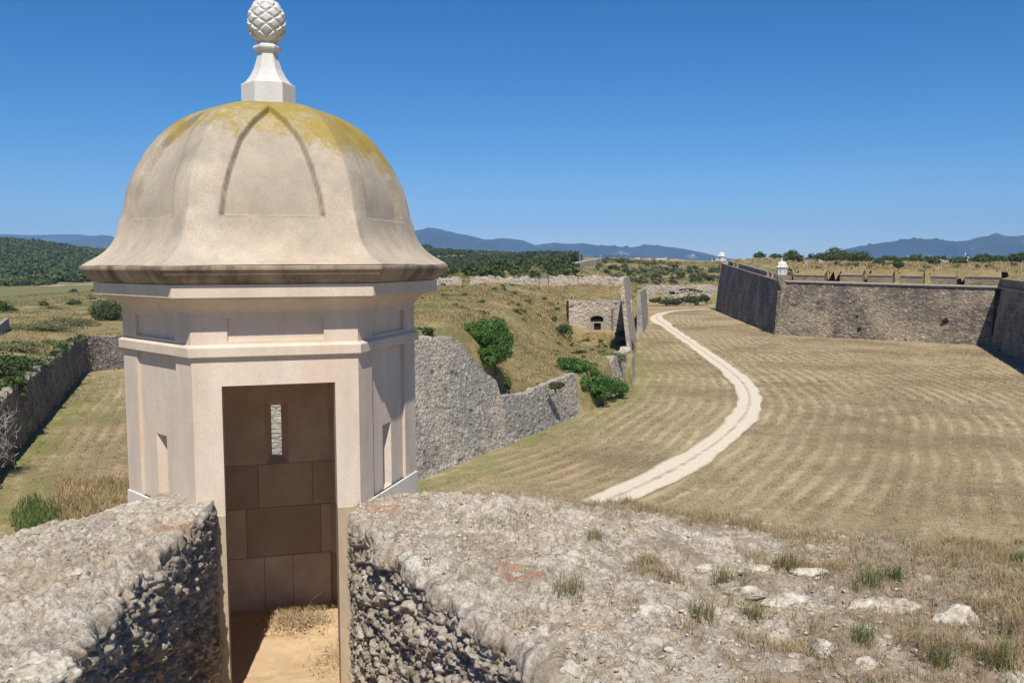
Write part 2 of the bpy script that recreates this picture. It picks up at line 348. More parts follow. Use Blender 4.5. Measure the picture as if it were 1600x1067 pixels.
# ---------------------------------------------------------------- sentry turret in front
CX, CY, ROT = -1.6869, 6.3532, .268
def TL(P):                                # turret-local (x right along front face, y away from camera) to eye-relative
    P = np.asarray(P, float); c, s = cos(ROT), sin(ROT)
    return np.stack([CX+P[..., 0]*c-P[..., 1]*s, CY+P[..., 0]*s+P[..., 1]*c, P[..., 2]], -1)
def facemap(k, u, d, z, ap):              # face k: 0 = front (normal -y), turning 60 degrees counter-clockwise
    a = -pi/2+k*pi/3; n = (cos(a), sin(a)); tt = (-sin(a), cos(a))
    return np.stack([n[0]*(ap-d)+tt[0]*u, n[1]*(ap-d)+tt[1]*u, z+0*u], -1)
def relief(us, zs, dep):                  # stepped relief: cell (i, j) lies dep[i][j] deep, None leaves a hole
    V = []; F = []
    def q(*p): F.append([len(V)+i for i in range(4)]); V.extend(p)
    nu, nz = len(us)-1, len(zs)-1
    for i in range(nu):
        for j in range(nz):
            d = dep[i][j]
            if d is None: continue
            a, b, c, e = us[i], us[i+1], zs[j], zs[j+1]
            q((a, d, c), (b, d, c), (b, d, e), (a, d, e))
            if i+1 < nu and dep[i+1][j] is not None and dep[i+1][j] != d:
                f = dep[i+1][j]; q((b, d, c), (b, f, c), (b, f, e), (b, d, e))
            if j+1 < nz and dep[i][j+1] is not None and dep[i][j+1] != d:
                f = dep[i][j+1]; q((a, d, e), (b, d, e), (b, f, e), (a, f, e))
    return np.array(V), np.array(F)
turret = empty('sentry_turret', (CX, CY, -2.9), 'large domed stone sentry turret with pine cone finial beside the camera', 'turret')
RR, AP = 1.0, .8660254
ZB, ZT = -1.548, -.56
rc = .022
body = MB(); inner = MB()
DU0, DU1, DZ = -.33, .353, -.742
for k in range(6):
    if k == 0:
        us = [-.5, DU0, DU1, .5]; zs = [ZB, DZ, ZT]
        dep = [[0, 0], [None, 0], [0, 0]]
    else:
        us = [-.5, -.29, -.075, .075, .29, .5]; zs = [ZB, -1.10, ZT]
        dep = [[0, 0], [rc, rc], [None, rc], [rc, rc], [0, 0]]
    V, F = relief(us, zs, dep)
    body.add(TL(facemap(k, V[:, 0], V[:, 1], V[:, 2], AP)), F)
    # frieze with a sunk panel
    V, F = relief([-.5, -.287, .29, .5], [-.49, -.468, -.327, -.285], [[0, 0, 0], [0, .02, 0], [0, 0, 0]])
    body.add(TL(facemap(k, V[:, 0], V[:, 1], V[:, 2], AP)), F)
    if k:
        ring = [(.075, rc, ZB, -1.10), (.038, .095, ZB+.02, -1.12), (.09, .166, ZB-.03, -1.08)]
        P = []
        for h, d, a, b in ring: P += [(-h, d, a), (h, d, a), (h, d, b), (-h, d, b)]
        P = np.array(P); F = []
        for r_ in (0, 1):
            for q in range(4): F.append([r_*4+q, r_*4+(q+1) % 4, r_*4+4+(q+1) % 4, r_*4+4+q])
        body.add(TL(facemap(k, P[:, 0], P[:, 1], P[:, 2], AP)), np.array(F))
    else:
        P = np.array([(DU0, 0, -1.6), (DU0, .166, -1.6), (DU0, .166, DZ), (DU0, 0, DZ), (DU1, 0, -1.6), (DU1, .166, -1.6), (DU1, .166, DZ), (DU1, 0, DZ)])
        body.add(TL(facemap(0, P[:, 0], P[:, 1], P[:, 2], AP)), np.array([[0, 1, 2, 3], [4, 5, 6, 7], [3, 2, 6, 7]]))
bo = body.build('wall', M['plaster'], turret)
# inner faces: plaster above, stone blocks below
ia = AP-.166; ih = ia*math.tan(pi/6)
for k in range(6):
    if k == 0:
        V, F = relief([-ih, DU0, DU1, ih], [-2.78, DZ, -.3], [[0, 0], [None, 0], [0, 0]]); V[:, 1] *= -1
        inner.add(TL(facemap(k, V[:, 0], V[:, 1], V[:, 2], ia)), F, .2); continue
    V, F = relief([-ih, -.09, .09, ih], [-1.578, -1.08, -.3], [[0, 0], [None, 0], [0, 0]])
    inner.add(TL(facemap(k, V[:, 0], V[:, 1], V[:, 2], ia)), F, .15)
    rows = [(-1.578, -1.93, [-.48, -.27, .15, .48]), (-1.93, -2.33, [-.48, -.33, .25, .48]), (-2.33, -2.80, [-.48, -.1, .12, .48])]
    for ri, (z1, z0, cu) in enumerate(rows):
        for ci in range(len(cu)-1):
            a, b = max(cu[ci], -ih), min(cu[ci+1], ih); g = .003
            rr = random.random()
            dd = .006-.006*rr
            P = np.array([(a+g, dd, z0+g), (b-g, dd, z0+g), (b-g, dd, z1-g), (a+g, dd, z1-g), (a, -.006, z0), (b, -.006, z0), (b, -.006, z1), (a, -.006, z1)])
            inner.add(TL(facemap(k, P[:, 0], P[:, 1], P[:, 2], ia)), np.array([[0, 1, 2, 3], [0, 1, 5, 4], [1, 2, 6, 5], [2, 3, 7, 6], [3, 0, 4, 7]]), [.15, .55, .9][int(rr*3) % 3])
P = TL(np.array([[cos(a)*.82, sin(a)*.82, -.32] for a in np.arange(6)*pi/3])); inner.add(P, np.array([[0, 1, 2, 3, 4, 5]]), .3)
inner.build('inner_wall', M['inner'], turret)
def hexring(name, prof, m, bev=.006, par=turret):
    b = MB(); b.lathe(prof, (CX, CY, 0), 6, ROT); o = b.build(name, m, par)
    if bev:
        md = o.modifiers.new('bevel', 'BEVEL'); md.width = bev; md.segments = 2; md.limit_method = 'ANGLE'
    return o
hexring('band', [(.99, -.565), (1.030, -.562), (1.032, -.502), (1.006, -.488), (.99, -.486)], M['plaster'], .004)
hexring('bed_moulding', [(.985, -.293), (1.004, -.29), (1.012, -.272), (1.035, -.248), (1.075, -.224), (1.118, -.212), (1.12, -.200)], M['plaster'], .003)
hexring('fascia', [(1.05, -.200), (1.172, -.199), (1.174, -.118), (1.05, -.112)], M['plaster'], .004)
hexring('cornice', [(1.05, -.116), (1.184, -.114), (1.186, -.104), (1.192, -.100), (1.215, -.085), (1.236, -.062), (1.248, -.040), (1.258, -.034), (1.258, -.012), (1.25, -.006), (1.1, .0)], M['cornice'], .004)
pl = MB(); jb = MB()
for k in range(6):
    us = [-.506, .506]
    if k: V, F = relief(us, [-2.86, ZB], [[0]])
    else: V, F = relief([-.506, DU0, DU1, .506], [-2.8, ZB], [[0], [None], [0]])
    (pl if k else jb).add(TL(facemap(k, V[:, 0], V[:, 1], V[:, 2], AP*1.012)), F)
    P = np.array([(-.506, 0, ZB), (.506, 0, ZB), (.497, .012, ZB+.004), (-.497, .012, ZB+.004)])
    if k: pl.add(TL(facemap(k, P[:, 0], P[:, 1], P[:, 2], AP*1.012)), np.array([[0, 1, 2, 3]]))
    else:
        for s0, s1 in ((-.506, DU0), (DU1, .506)):
            P = np.array([(s0, 0, ZB), (s1, 0, ZB), (s1, .02, ZB+.003), (s0, .02, ZB+.003)]); jb.add(TL(facemap(0, P[:, 0], P[:, 1], P[:, 2], AP*1.012)), np.array([[0, 1, 2, 3]]))
        for uu in (DU0, DU1):
            P = np.array([(uu, 0, -2.8), (uu, .18, -2.8), (uu, .18, ZB), (uu, 0, ZB)]); jb.add(TL(facemap(0, P[:, 0], P[:, 1], P[:, 2], AP*1.012)), np.array([[0, 1, 2, 3]]))
pl.build('plinth', M['white'], turret); jb.build('door_jamb', M['jamb'], turret)
cb = MB(); cb.lathe([(.0, -2.82), (1.012, -2.85), (.98, -3.0), (.86, -3.4), (.6, -4.0), (.3, -4.7), (.02, -5.3)], (CX, CY, 0), 6, ROT)
cb.build('corbel', M['plaster'], turret)
# dome
pz = np.array([0, .02, .053, .129, .251, .38, .548, .718, .862, .978, 1.058, 1.09, 1.105]); pr = np.array([1.25, 1.215, 1.156, 1.067, 1.01, .987, .943, .854, .746, .605, .425, .264, .157])
def spl(x, X, Y):                         # natural-ish cubic through points, by arc parameter
    n = len(X); h = np.diff(X); A = np.zeros((n, n)); b = np.zeros(n); A[0, 0] = A[-1, -1] = 1
    for i in range(1, n-1):
        A[i, i-1] = h[i-1]; A[i, i] = 2*(h[i-1]+h[i]); A[i, i+1] = h[i]; b[i] = 3*((Y[i+1]-Y[i])/h[i]-(Y[i]-Y[i-1])/h[i-1])
    c = np.linalg.solve(A, b); i = np.clip(np.searchsorted(X, x)-1, 0, n-2); dx = x-X[i]
    B = (Y[i+1]-Y[i])/h[i]-h[i]*(2*c[i]+c[i+1])/3; Dd = (c[i+1]-c[i])/(3*h[i])
    return Y[i]+B*dx+c[i]*dx**2+Dd*dx**3
sarc = np.concatenate([[0], np.cumsum(np.hypot(np.diff(pz), np.diff(pr)))]); nv = 230
sv = np.linspace(0, sarc[-1], nv); zz = spl(sv, sarc, pz); rr_ = spl(sv, sarc, pr)
ng = 130; na = 6*ng
al = (np.arange(na)+.5)/na*2*pi; ga = (al % (pi/3))-pi/6          # angle from the face normal
rh = AP/np.cos(ga)
cc_ = np.where(zz < .35, 1.6-(.6-.0)*sst(.02, .35, zz), 1.0); 
r2 = rr_[None, :]*(rh[:, None]**-42+(cc_[None, :]*1.0)**-42)**(-1/42)
uu_ = r2*np.sin(ga)[:, None]
hw = np.interp(zz, [.29, .30, .46, .63, .79, .92, 1.035, 1.05], [.31, .31, .287, .242, .187, .105, .0, -.05])
sd = np.minimum(hw[None, :]-np.abs(uu_), (zz-.30)[None, :])
mk_ = sst(-.004, .005, sd)
dr, dz = np.gradient(rr_), np.gradient(zz); L = np.hypot(dr, dz); nr, nz_ = dz/L, -dr/L
Pd = np.stack([r2*np.cos(al)[:, None], r2*np.sin(al)[:, None], zz[None, :]+0*r2], -1)
wob = fbm(Pd*3.0, 3, 5)*.006
off = -.044*mk_+wob*.6
Pd[..., 0] += off*nr[None, :]*np.cos(al)[:, None]; Pd[..., 1] += off*nr[None, :]*np.sin(al)[:, None]; Pd[..., 2] += off*nz_[None, :]-.004
# face normals sit at -90 + 60k degrees: sector borders at multiples of 60, which matches al directly
dm = mk('dome', TL(Pd).reshape(-1, 3), gf(na, nv, True), M['dome'], turret, True, attr={'groove': np.clip(sst(-.014, -.002, sd)*sst(.012, .003, sd)*(1+.8*(zz[None, :] < .32)), 0, 1.6).ravel(), 'panel': sst(-.002, .01, sd).ravel()})
# finial
fz = lambda pr__: [(r_*.98, 1.083+(z_-1.10)*.93) for r_, z_ in pr__]
fin = MB(); fin.lathe(fz([(.0, 1.10), (.187, 1.10), (.187, 1.265), (.165, 1.275), (.155, 1.285), (.125, 1.325), (.100, 1.375), (.083, 1.43), (.073, 1.47), (.069, 1.495), (.02, 1.5)]), (CX, CY, 0), 6, ROT)
fo = fin.build('finial_pedestal', M['finial'], turret); md = fo.modifiers.new('bevel', 'BEVEL'); md.width = .004; md.segments = 2; md.limit_method = 'ANGLE'
hexring('finial_collar', fz([(.03, 1.49), (.074, 1.492), (.078, 1.507), (.096, 1.518), (.1, 1.531), (.096, 1.545), (.078, 1.553), (.066, 1.575), (.03, 1.58)]), M['finial'], .003)
nth, nph = 360, 260
th = np.arange(nth)/nth*2*pi; ph = np.linspace(0, 1, nph)
hh = .306; zc = 1.513+ph*hh
prc = .121*np.sqrt(np.clip(1-((ph-.45)/np.where(ph < .45, .475, .555))**2, 0, 1)); prc = np.maximum(prc, .001)
ws = 7.0; vs = ph*8.0
A_ = (th[:, None]/(2*pi)*ws*2+vs[None, :]*1.0)/2; B_ = (th[:, None]/(2*pi)*ws*2-vs[None, :])/2
fa = A_-np.floor(A_); fb = B_-np.floor(B_)
dia = np.minimum(np.minimum(fa, 1-fa), np.minimum(fb, 1-fb))*2
low = ((fa-fb))                                                   # +: upper part of the scale
bump = .017*np.clip(dia*2.2, 0, 1)**.75+.006*np.clip(low, -.6, .6)*np.clip(dia*3, 0, 1)
bump *= sst(.0, .14, ph)[None, :]*sst(1.0, .9, ph)[None, :]
R_ = prc[None, :]*(1-.06)+bump
mk('pine_cone', np.stack([CX+R_*np.cos(th)[:, None], CY+R_*np.sin(th)[:, None], zc[None, :]+0*R_], -1).reshape(-1, 3), gf(nth, nph, True), M['finial'], turret, True)
# ---------------------------------------------------------------- near parapets (eroded rubble)
def resample(P, n, w=None):
    P = np.array(P, float); s = np.concatenate([[0], np.cumsum(np.linalg.norm(np.diff(P, axis=0), axis=1))])
    t = np.linspace(0, s[-1], n) if w is None else w*s[-1]
    return np.stack([np.interp(t, s, P[:, i]) for i in range(P.shape[1])], -1)
def gridnormal(V):
    a = np.gradient(V, axis=0); b = np.gradient(V, axis=1); n = np.cross(a, b); return n/(np.linalg.norm(n, axis=-1, keepdims=True)+1e-9)
def parapet(name, inner_, outer_, nu, nt, side, label, foot, seed):
    I = resample(inner_, nu); O = resample(outer_, nu)
    ni = 190
    rows = []
    for j in range(ni):                                             # inner face, floor to top
        f = j/(ni-1); P = I.copy(); P[:, 2] = -2.85+(I[:, 2]-(-2.85)-.03)*f
        rows.append(P)
    for j in range(1, nt):
        f = j/(nt-1); P = I+(O-I)*f; P[:, 2] = I[:, 2]+(O[:, 2]-I[:, 2])*f**1.15+.03*sin(pi*f)
        rows.append(P)
    for j in range(1, 14):                                          # outer battered face
        f = j/13; P = O.copy(); dv = np.array(foot)-0; P[:, 2] = O[:, 2]+(-14.1-O[:, 2])*f**1.3; P[:, :2] += dv[None, :]*.5*f**1.3; rows.append(P)
    V = np.stack(rows, 0)                                           # rows x along
    nrm = gridnormal(V)
    if nrm[ni+nt//2, nu//2, 2] < 0: nrm = -nrm
    fj = np.arange(len(rows))
    face = sst(ni+4, ni-12, fj)[:, None]; top = 1-face; outf = sst(ni+nt-4, ni+nt+1, fj)[:, None]
    for _ in range(3):
        nrm[1:-1] = (nrm[:-2]+nrm[1:-1]*2+nrm[2:])/4
    nrm /= np.linalg.norm(nrm, axis=-1, keepdims=True)+1e-9
    Q = V.copy()
    w1, w2, id1 = worley(Q*np.array([5.0, 5.0, 8.0])+seed); e1 = w2-w1
    v1, v2, id2 = worley(Q*21+seed*3); e2 = v2-v1
    u1, u2, id3 = worley(Q*np.array([13, 13, 17.])+seed*5); e3 = u2-u1
    big = fbm(Q*1.6+seed, 3, seed); mid = fbm(Q*6+seed, 4, seed+9); fine = fbm(Q*26, 4, seed+4); rid = fbm(Q*9, 4, seed+14, .55, True)
    lam = fbm(Q*np.array([11, 11, 30.])+seed, 4, seed+60, .6, True); lam2 = fbm(Q*np.array([30, 30, 50.])+seed, 3, seed+70, .6, True)
    hface = .030*np.clip(e1*7.0, 0, 1)+.050*(id1-.5)+.018*np.clip(e3*6, 0, 1)+.034*(id3-.5)+.018*mid+.022*lam+.010*lam2+.010*(id2-.5)-.045*sst(.2, .9, mid+.4*big)
    patch = sst(-.25, .45, fbm(Q*1.3+9, 3, seed+20))
    htop = .030*big+.016*mid+.008*fine+(.25+patch)*(.026*np.clip(e3*5, 0, 1)*(.2+id3)+.007*np.clip(e2*3, 0, 1)*id2)+.026*np.clip(e1*6, 0, 1)*(id1-.25)+.006*rid+.006*lam+.005*lam2
    pits = sst(.25, .8, fbm(Q*3.6+3, 4, seed+31)); htop = htop-.05*pits-.045*sst(.55, .95, fbm(Q*9+3, 3, seed+33))*sst(-.2, .5, mid)+.03*sst(.15, .6, fbm(Q*2.6+1, 2, seed+35))
    h = .66*hface*face+htop*top; tone = np.clip(.5*id3+.5*id1+.15*mid, 0, 1); joint = np.clip(sst(.09, .02, e3)*.8+sst(.05, .0, e1), 0, 1)*(.45+.55*sst(-.3, .4, big+.5*mid))
    near_t = sst(0, .18, np.arange(nu)/nu)[None, :]
    h = h*(1-.6*outf); grime_shade = (.6 if side > 0 else 1)*face*sst(-.9, .5, fbm(Q*3.1+5, 3, seed+52)+.3*mid)  # weathered inner faces plus painted shade, weaker on the sunlit right parapet
    V = V+nrm*(h*(1-.55*(1-near_t)))[..., None]
    hz = np.zeros(h.shape)
    br = hz.copy(); so = hz.copy()
    X, Y = Q[..., 0], Q[..., 1]
    def blob(x, y, r, ax=1.0): return sst(1.0, .55, np.sqrt(((X-x)/(r*ax))**2+((Y-y)/r)**2)+.25*mid)
    if side > 0:
        br = np.maximum(blob(*G(600, 790, -1.5)[:2], .17), np.maximum(blob(*G(815, 905, -1.47)[:2], .07, 2.2), blob(*G(790, 885, -1.47)[:2], .05, 2)))*top
        br = np.maximum(br, .6*blob(*G(930, 985, -1.47)[:2], .05, 3.0)*top)
        so = top*sst(.1, .55, (X-.35-.33*(Y-3.4))*.55+.33*big+.35*mid)*.85
        edge = np.clip((fj-ni)/nt, 0, 1)[:, None]; so = np.maximum(so, .9*sst(.62, .86, edge+.12*mid)*top*sst(-.6, .8, X))
    else:
        br = blob(*G(275, 812, -1.43)[:2], .16, 1.2)*top
        edge = np.clip((fj-ni)/nt, 0, 1)[:, None]; so = .75*sst(.86, .99, edge+.06*mid)*top
    br = np.clip(br, 0, 1)*.85
    col = face*sst(.1, .7, fbm(Q*2.5, 3, seed+50))*.55
    so = np.clip(so+col*.7, 0, 1)
    o = mk(name, V.reshape(-1, 3), gf(len(rows), nu), M['rock'], None, True, attr={'brick': br.ravel(), 'soil': so.ravel(), 'grime_shade': np.clip(grime_shade, 0, 1).ravel(), 'tone': tone.ravel(), 'joint': joint.ravel()}, origin=tuple(I[nu//3][:2])+(-2.75,))
    tag(o, label, 'wall')
    return V, nrm, ni, nt, so
def pz_(p, z): return tuple(G(p[0], p[1], z))
innR = [(-1.0, 5.62, -1.56), (-.99, 5.42, -1.54), (-.93, 5.15, -1.51), (.15, 3.0, -1.45), (1.6, .1, -1.45)]
outR = [(-.6, 6.5, -1.74), pz_((640, 772), -1.72), pz_((900, 792), -1.80), pz_((1300, 838), -1.86), pz_((1600, 862), -1.90), (8.0, 4.2, -1.95)]
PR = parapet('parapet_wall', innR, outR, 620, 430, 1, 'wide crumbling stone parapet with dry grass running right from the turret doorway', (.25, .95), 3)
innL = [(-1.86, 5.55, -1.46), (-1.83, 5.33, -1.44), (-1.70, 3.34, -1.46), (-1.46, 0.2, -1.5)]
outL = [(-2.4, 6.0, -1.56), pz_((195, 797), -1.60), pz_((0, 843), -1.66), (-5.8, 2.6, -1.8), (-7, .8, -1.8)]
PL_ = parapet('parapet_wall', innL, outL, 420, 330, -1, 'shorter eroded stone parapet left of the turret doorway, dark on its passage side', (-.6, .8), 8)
# passage floor
n = 160; ys = np.linspace(-1, 7.15, 260); xs = np.linspace(-2.6, 2.2, n)
Xg, Yg = np.meshgrid(xs, ys, indexing='ij'); Q = np.stack([Xg, Yg, 0*Xg], -1)
zz_ = -2.76+.012*fbm(Q*2, 3, 61)+.004*fbm(Q*12, 3, 62)
for gx in (-1.53,): zz_ -= .012*sst(.02, .0, np.abs(Xg-gx-.03*noise(Q*3)))
for gy in (5.9, 6.55): zz_ -= .012*sst(.02, .0, np.abs(Yg-gy-.2*(Xg+1.5)-.03*noise(Q*3)))
fl = mk('path', np.stack([Xg, Yg, zz_], -1).reshape(-1, 3), gf(n, 260), M['floor'], None, True); tag(fl, 'sandy stone floor of the passage into the turret', 'path', kind='structure')
# ---------------------------------------------------------------- blades, pebbles, stones
def blades(P, Hh, W_, lean, nb, seed, spread=.03, bend=.5):   # P: tuft positions; returns verts, faces, rnd
    rs = np.random.RandomState(seed); n = len(P)*nb
    B = np.repeat(P, nb, 0)+np.concatenate([rs.normal(0, 1, (n, 2))*np.repeat(np.broadcast_to(spread, (len(P),)), nb)[:, None], np.zeros((n, 1))], 1)
    h = np.repeat(np.broadcast_to(Hh, (len(P),)), nb)*rs.uniform(.45, 1.1, n); a = rs.uniform(0, 2*pi, n); l = lean*rs.uniform(.1, 1.2, n)
    dr_ = np.stack([np.cos(a), np.sin(a)], -1); w = np.repeat(np.broadcast_to(W_, (len(P),)), nb)*rs.uniform(.7, 1.2, n)
    wa = a+pi/2+rs.uniform(-.6, .6, n); wd = np.stack([np.cos(wa), np.sin(wa), 0*wa], -1)*w[:, None]*.5
    mid_ = B+np.concatenate([dr_*(l*h*.35)[:, None], (h*.6)[:, None]], 1)
    tip = B+np.concatenate([dr_*(l*h*(1+bend*.5))[:, None], (h*(1-.25*l*bend))[:, None]], 1)
    V = np.stack([B-wd, B+wd, mid_+wd*.7, mid_-wd*.7, tip], 1)
    i = np.arange(n)[:, None]*5
    return V.reshape(-1, 3), [i+np.array([[0, 1, 2, 3]]), i+np.array([[3, 2, 4]])], np.repeat(rs.uniform(0, 1, n), 5)
def strand(P, Ln, W_, seed, lift=.01):          # straws lying on the ground
    rs = np.random.RandomState(seed); n = len(P); a = rs.uniform(0, 2*pi, n); L_ = Ln*rs.uniform(.4, 1.2, n); k = rs.normal(0, .6, n)
    pts = []
    for s_ in (0, .5, 1):
        aa = a+k*s_; pts.append(P+np.stack([np.cos(aa)*L_*s_, np.sin(aa)*L_*s_, rs.uniform(0, lift*2, n)+.004], -1))
    wd = np.stack([-np.sin(a), np.cos(a), 0*a], -1)*W_*.5; up = np.array([0, 0, W_*.6])
    V = np.stack([pts[0]-wd, pts[0]+wd, pts[1]-wd+up, pts[1]+wd+up, pts[2]-wd*.4, pts[2]+wd*.4], 1); i = np.arange(n)[:, None]*6
    return V.reshape(-1, 3), [i+np.array([[0, 1, 3, 2]]), i+np.array([[2, 3, 5, 4]])], np.repeat(rs.uniform(0, 1, n), 6)
def ico(sub=1):
    import bmesh
    b = bmesh.new(); bmesh.ops.create_icosphere(b, subdivisions=sub, radius=1); b.verts.ensure_lookup_table()
    V = np.array([v.co[:] for v in b.verts]); F = np.array([[v.index for v in f.verts] for f in b.faces]); b.free(); return V, F
I1, I2, I4 = ico(1), ico(2), ico(5)
def pebbles(P, S, seed, flat=.6):
    rs = np.random.RandomState(seed); V0, F0 = I1; n = len(P); k = len(V0)
    sc = S[:, None]*np.stack([rs.uniform(.7, 1.3, n), rs.uniform(.6, 1.1, n), rs.uniform(flat*.6, flat*1.2, n)], -1)
    V = V0[None]*(1+rs.uniform(-.22, .22, (n, k, 1)))*sc[:, None]; a = rs.uniform(0, 2*pi, n)
    x = V[..., 0]*np.cos(a)[:, None]-V[..., 1]*np.sin(a)[:, None]; y = V[..., 0]*np.sin(a)[:, None]+V[..., 1]*np.cos(a)[:, None]
    V = np.stack([x, y, V[..., 2]], -1)+P[:, None]
    return V.reshape(-1, 3), [(F0[None]+np.arange(n)[:, None, None]*k).reshape(-1, 3)], np.repeat(rs.uniform(0, 1, n), k)
def rock(P, size, seed, sq=(1, .8, .6), rz=0.0, cut=.75):
    V0, F0 = I4; V = V0.copy(); rs = np.random.RandomState(seed)
    for _ in range(9):                                   # chop facets
        nn = rs.normal(size=3); nn /= np.linalg.norm(nn); d = V@nn; lim = rs.uniform(cut-.12, cut+.15); V -= np.clip(d-lim, 0, 9)[:, None]*nn[None]*.85
    V *= (1+.13*fbm(V0*2.0+seed, 4, seed)+.05*fbm(V0*6+seed, 4, seed, .6, True))[:, None]; V *= np.array(sq)*size
    c, s = cos(rz), sin(rz); V = np.stack([V[:, 0]*c-V[:, 1]*s, V[:, 0]*s+V[:, 1]*c, V[:, 2]], -1)+np.array(P)
    return V, F0
def toppts(PP, n, seed, wfn):
    V, nrm, ni, nt, so = PP; top_ = V[ni+3:ni+nt-3]; s_ = so[ni+3:ni+nt-3]; rs = np.random.RandomState(seed)
    # area weight
    a = np.linalg.norm(np.cross(np.gradient(top_, axis=0), np.gradient(top_, axis=1)), axis=-1)
    w = (a*wfn(top_, s_)).ravel(); w /= w.sum(); idx = rs.choice(len(w), n, p=w); P = top_.reshape(-1, 3)[idx]
    return P+rs.normal(0, .006, P.shape)*np.array([1, 1, 0])
def inview(P): return (P[..., 1] > 2.6) & (np.abs(P[..., 0]) < .62*P[..., 1]+.4)
wg = lambda P, s: (.04+s**1.3)*inview(P)*(.12+sst(-.15, .5, fbm(P*2.6, 3, 12)))
gp = toppts(PR, 14000, 5, wg)
hs = .026+.055*RS.rand(len(gp))**2.5
b1 = MB(); b1.add(*blades(gp, hs, .0022, .8, 7, 21, .014)); b1.build('dry_grass', M['straw'])
tag(bpy.data.objects['dry_grass'], 'short bleached straw growing over the right parapet top', 'grass', kind='stuff')
g3 = toppts(PR, 800, 9, wg); b1 = MB(); b1.add(*blades(g3, .045+.05*RS.rand(len(g3)), .003, .7, 8, 24, .018)); tag(b1.build('green_blades', M['midgrass']), 'thin half green blades standing among the straw of the right parapet', 'grass', kind='stuff')
gp2 = toppts(PR, 9000, 6, wg); b2 = MB(); b2.add(*strand(gp2, .07, .0028, 22)); tag(b2.build('straw_litter', M['straw']), 'dry stalks lying flat among the grass on the right parapet', 'straw', kind='stuff')
pp = np.concatenate([toppts(PR, 9000, 7, lambda P, s: (1.25-s)*inview(P)*(.15+sst(-.1, .5, fbm(P*1.7, 2, 3)))), toppts(PL_, 1600, 8, lambda P, s: inview(P)*(.1+sst(0, .5, fbm(P*2, 2, 4))))])
ps = .0032+.015*RS.rand(len(pp))**4.5
b3 = MB(); b3.add(*pebbles(pp, ps, 23)); tag(b3.build('gravel', M['stone']), 'pale limestone chips loose on both parapet tops', 'gravel', kind='stuff')
# counted tufts
def pnear(PP, px, py):
    V, nrm, ni, nt, so = PP; T = V[ni+3:ni+nt-3].reshape(-1, 3); r = ray(px, py); r = r/np.linalg.norm(r)
    d = T-np.outer(T@r, r); d2 = (d**2).sum(1); m = d2 < (d2.min()**.5+.012)**2; c = T[m]; return c[np.argmin((c**2).sum(1))]
tufts = [(890, 925, .10, 'green and brown grass tuft alone on bare rubble near the parapet middle', 'mid'), (928, 838, .06, 'small green tuft near the far edge left of the track end', 'mid'),
 (1230, 885, .11, 'dense dry grass tuft above the pair of pale boulders', 'mid'), (1360, 915, .10, 'bright green blade tuft between two flat stones', 'green'), (1392, 905, .09, 'green tuft just right of the bright green blades', 'green'),
 (1100, 965, .11, 'reddish dry tuft with stalks right of the dark cut boulder', 'mid'), (1172, 965, .09, 'sparse tuft growing in front of the pale twin boulders', 'mid'), (1045, 905, .08, 'dry tuft at left end of the grassy strip', 'straw'),
 (1345, 1000, .08, 'small green sprout in front of the long flat boulder', 'green'), (1470, 1040, .13, 'golden brown tuft below the rounded white boulder', 'mid'), (1560, 1040, .14, 'big pale green tuft in the bottom right corner', 'mid'),
 (1580, 990, .12, 'bleached straw tuft at the right frame edge', 'straw'), (1130, 905, .09, 'leaning dry tuft on the grassy strip centre', 'mid'), (1590, 880, .07, 'short green tuft at the far right edge of the parapet', 'green')]
for i, (px, py, h, lb, kd) in enumerate(tufts):
    p = pnear(PR, px, py); b = MB(); b.add(*blades(np.tile(p, (12, 1)), h*1.15, .0030, .8, 9, 100+i, .03)); o = b.build('grass_tuft', M['midgrass' if kd == 'mid' else 'greengrass' if kd == 'green' else 'straw'], origin=p); tag(o, lb, 'grass tuft', 'grass tufts on the right parapet')
# boulders bedded in the parapet
stones = [(1020, 955, .11, (1, .7, .75), .3, 'angular boulder with a dark cut side on the right parapet'), (1225, 937, .13, (1.25, .7, .6), .1, 'pale lumpy boulder, right of the pair beside dry stalks'), (1160, 925, .10, (1.1, .6, .5), 2.8, 'pale low boulder, left of the pair beside dry stalks'),
 (1375, 945, .15, (1.4, .6, .5), -.1, 'long flat boulder half buried in dry grass'), (1480, 965, .125, (1.05, .9, .8), .2, 'rounded white boulder at lower right'), (1100, 885, .07, (1.2, .7, .5), .2, 'small pale stone below the far grassy edge'),
 (1265, 893, .09, (1.4, .6, .45), 0, 'flat grey stone right of the dense tuft'), (1185, 888, .08, (1.6, .6, .4), .1, 'low white ledge stone left of the dense tuft'), (1290, 1015, .09, (.8, 1.1, .6), .4, 'rough upright stone low in the parapet grass'),
 (1345, 1035, .06, (1, .8, .6), .9, 'blocky cream stone at bottom right of centre'), (850, 1055, .07, (1.1, .8, .8), .2, 'grey knob of stone at the passage edge'), (1003, 800, .035, (1.6, .8, .35), .1, 'thin white chip on the far parapet edge'),
 (1585, 1060, .08, (1, .8, .6), 0, 'white stone in the very bottom right corner'), (65, 1045, .16, (1.1, .8, .55), .3, 'large smooth boulder at the bottom of the left parapet'), (120, 890, .06, (1, .7, .6), .5, 'small rough stone alone on the left parapet top')]
for i, (px, py, s_, sq, rz, lb) in enumerate(stones):
    PP = PL_ if px < 400 else PR
    p = pnear(PP, px, py)+np.array([0, 0, -.16*s_]); V, F = rock(p, s_*.82, 40+i, sq, rz); o = mk('boulder', V, F, M['stone'], None, True, origin=p); tag(o, lb, 'boulder', 'boulders on the parapets')
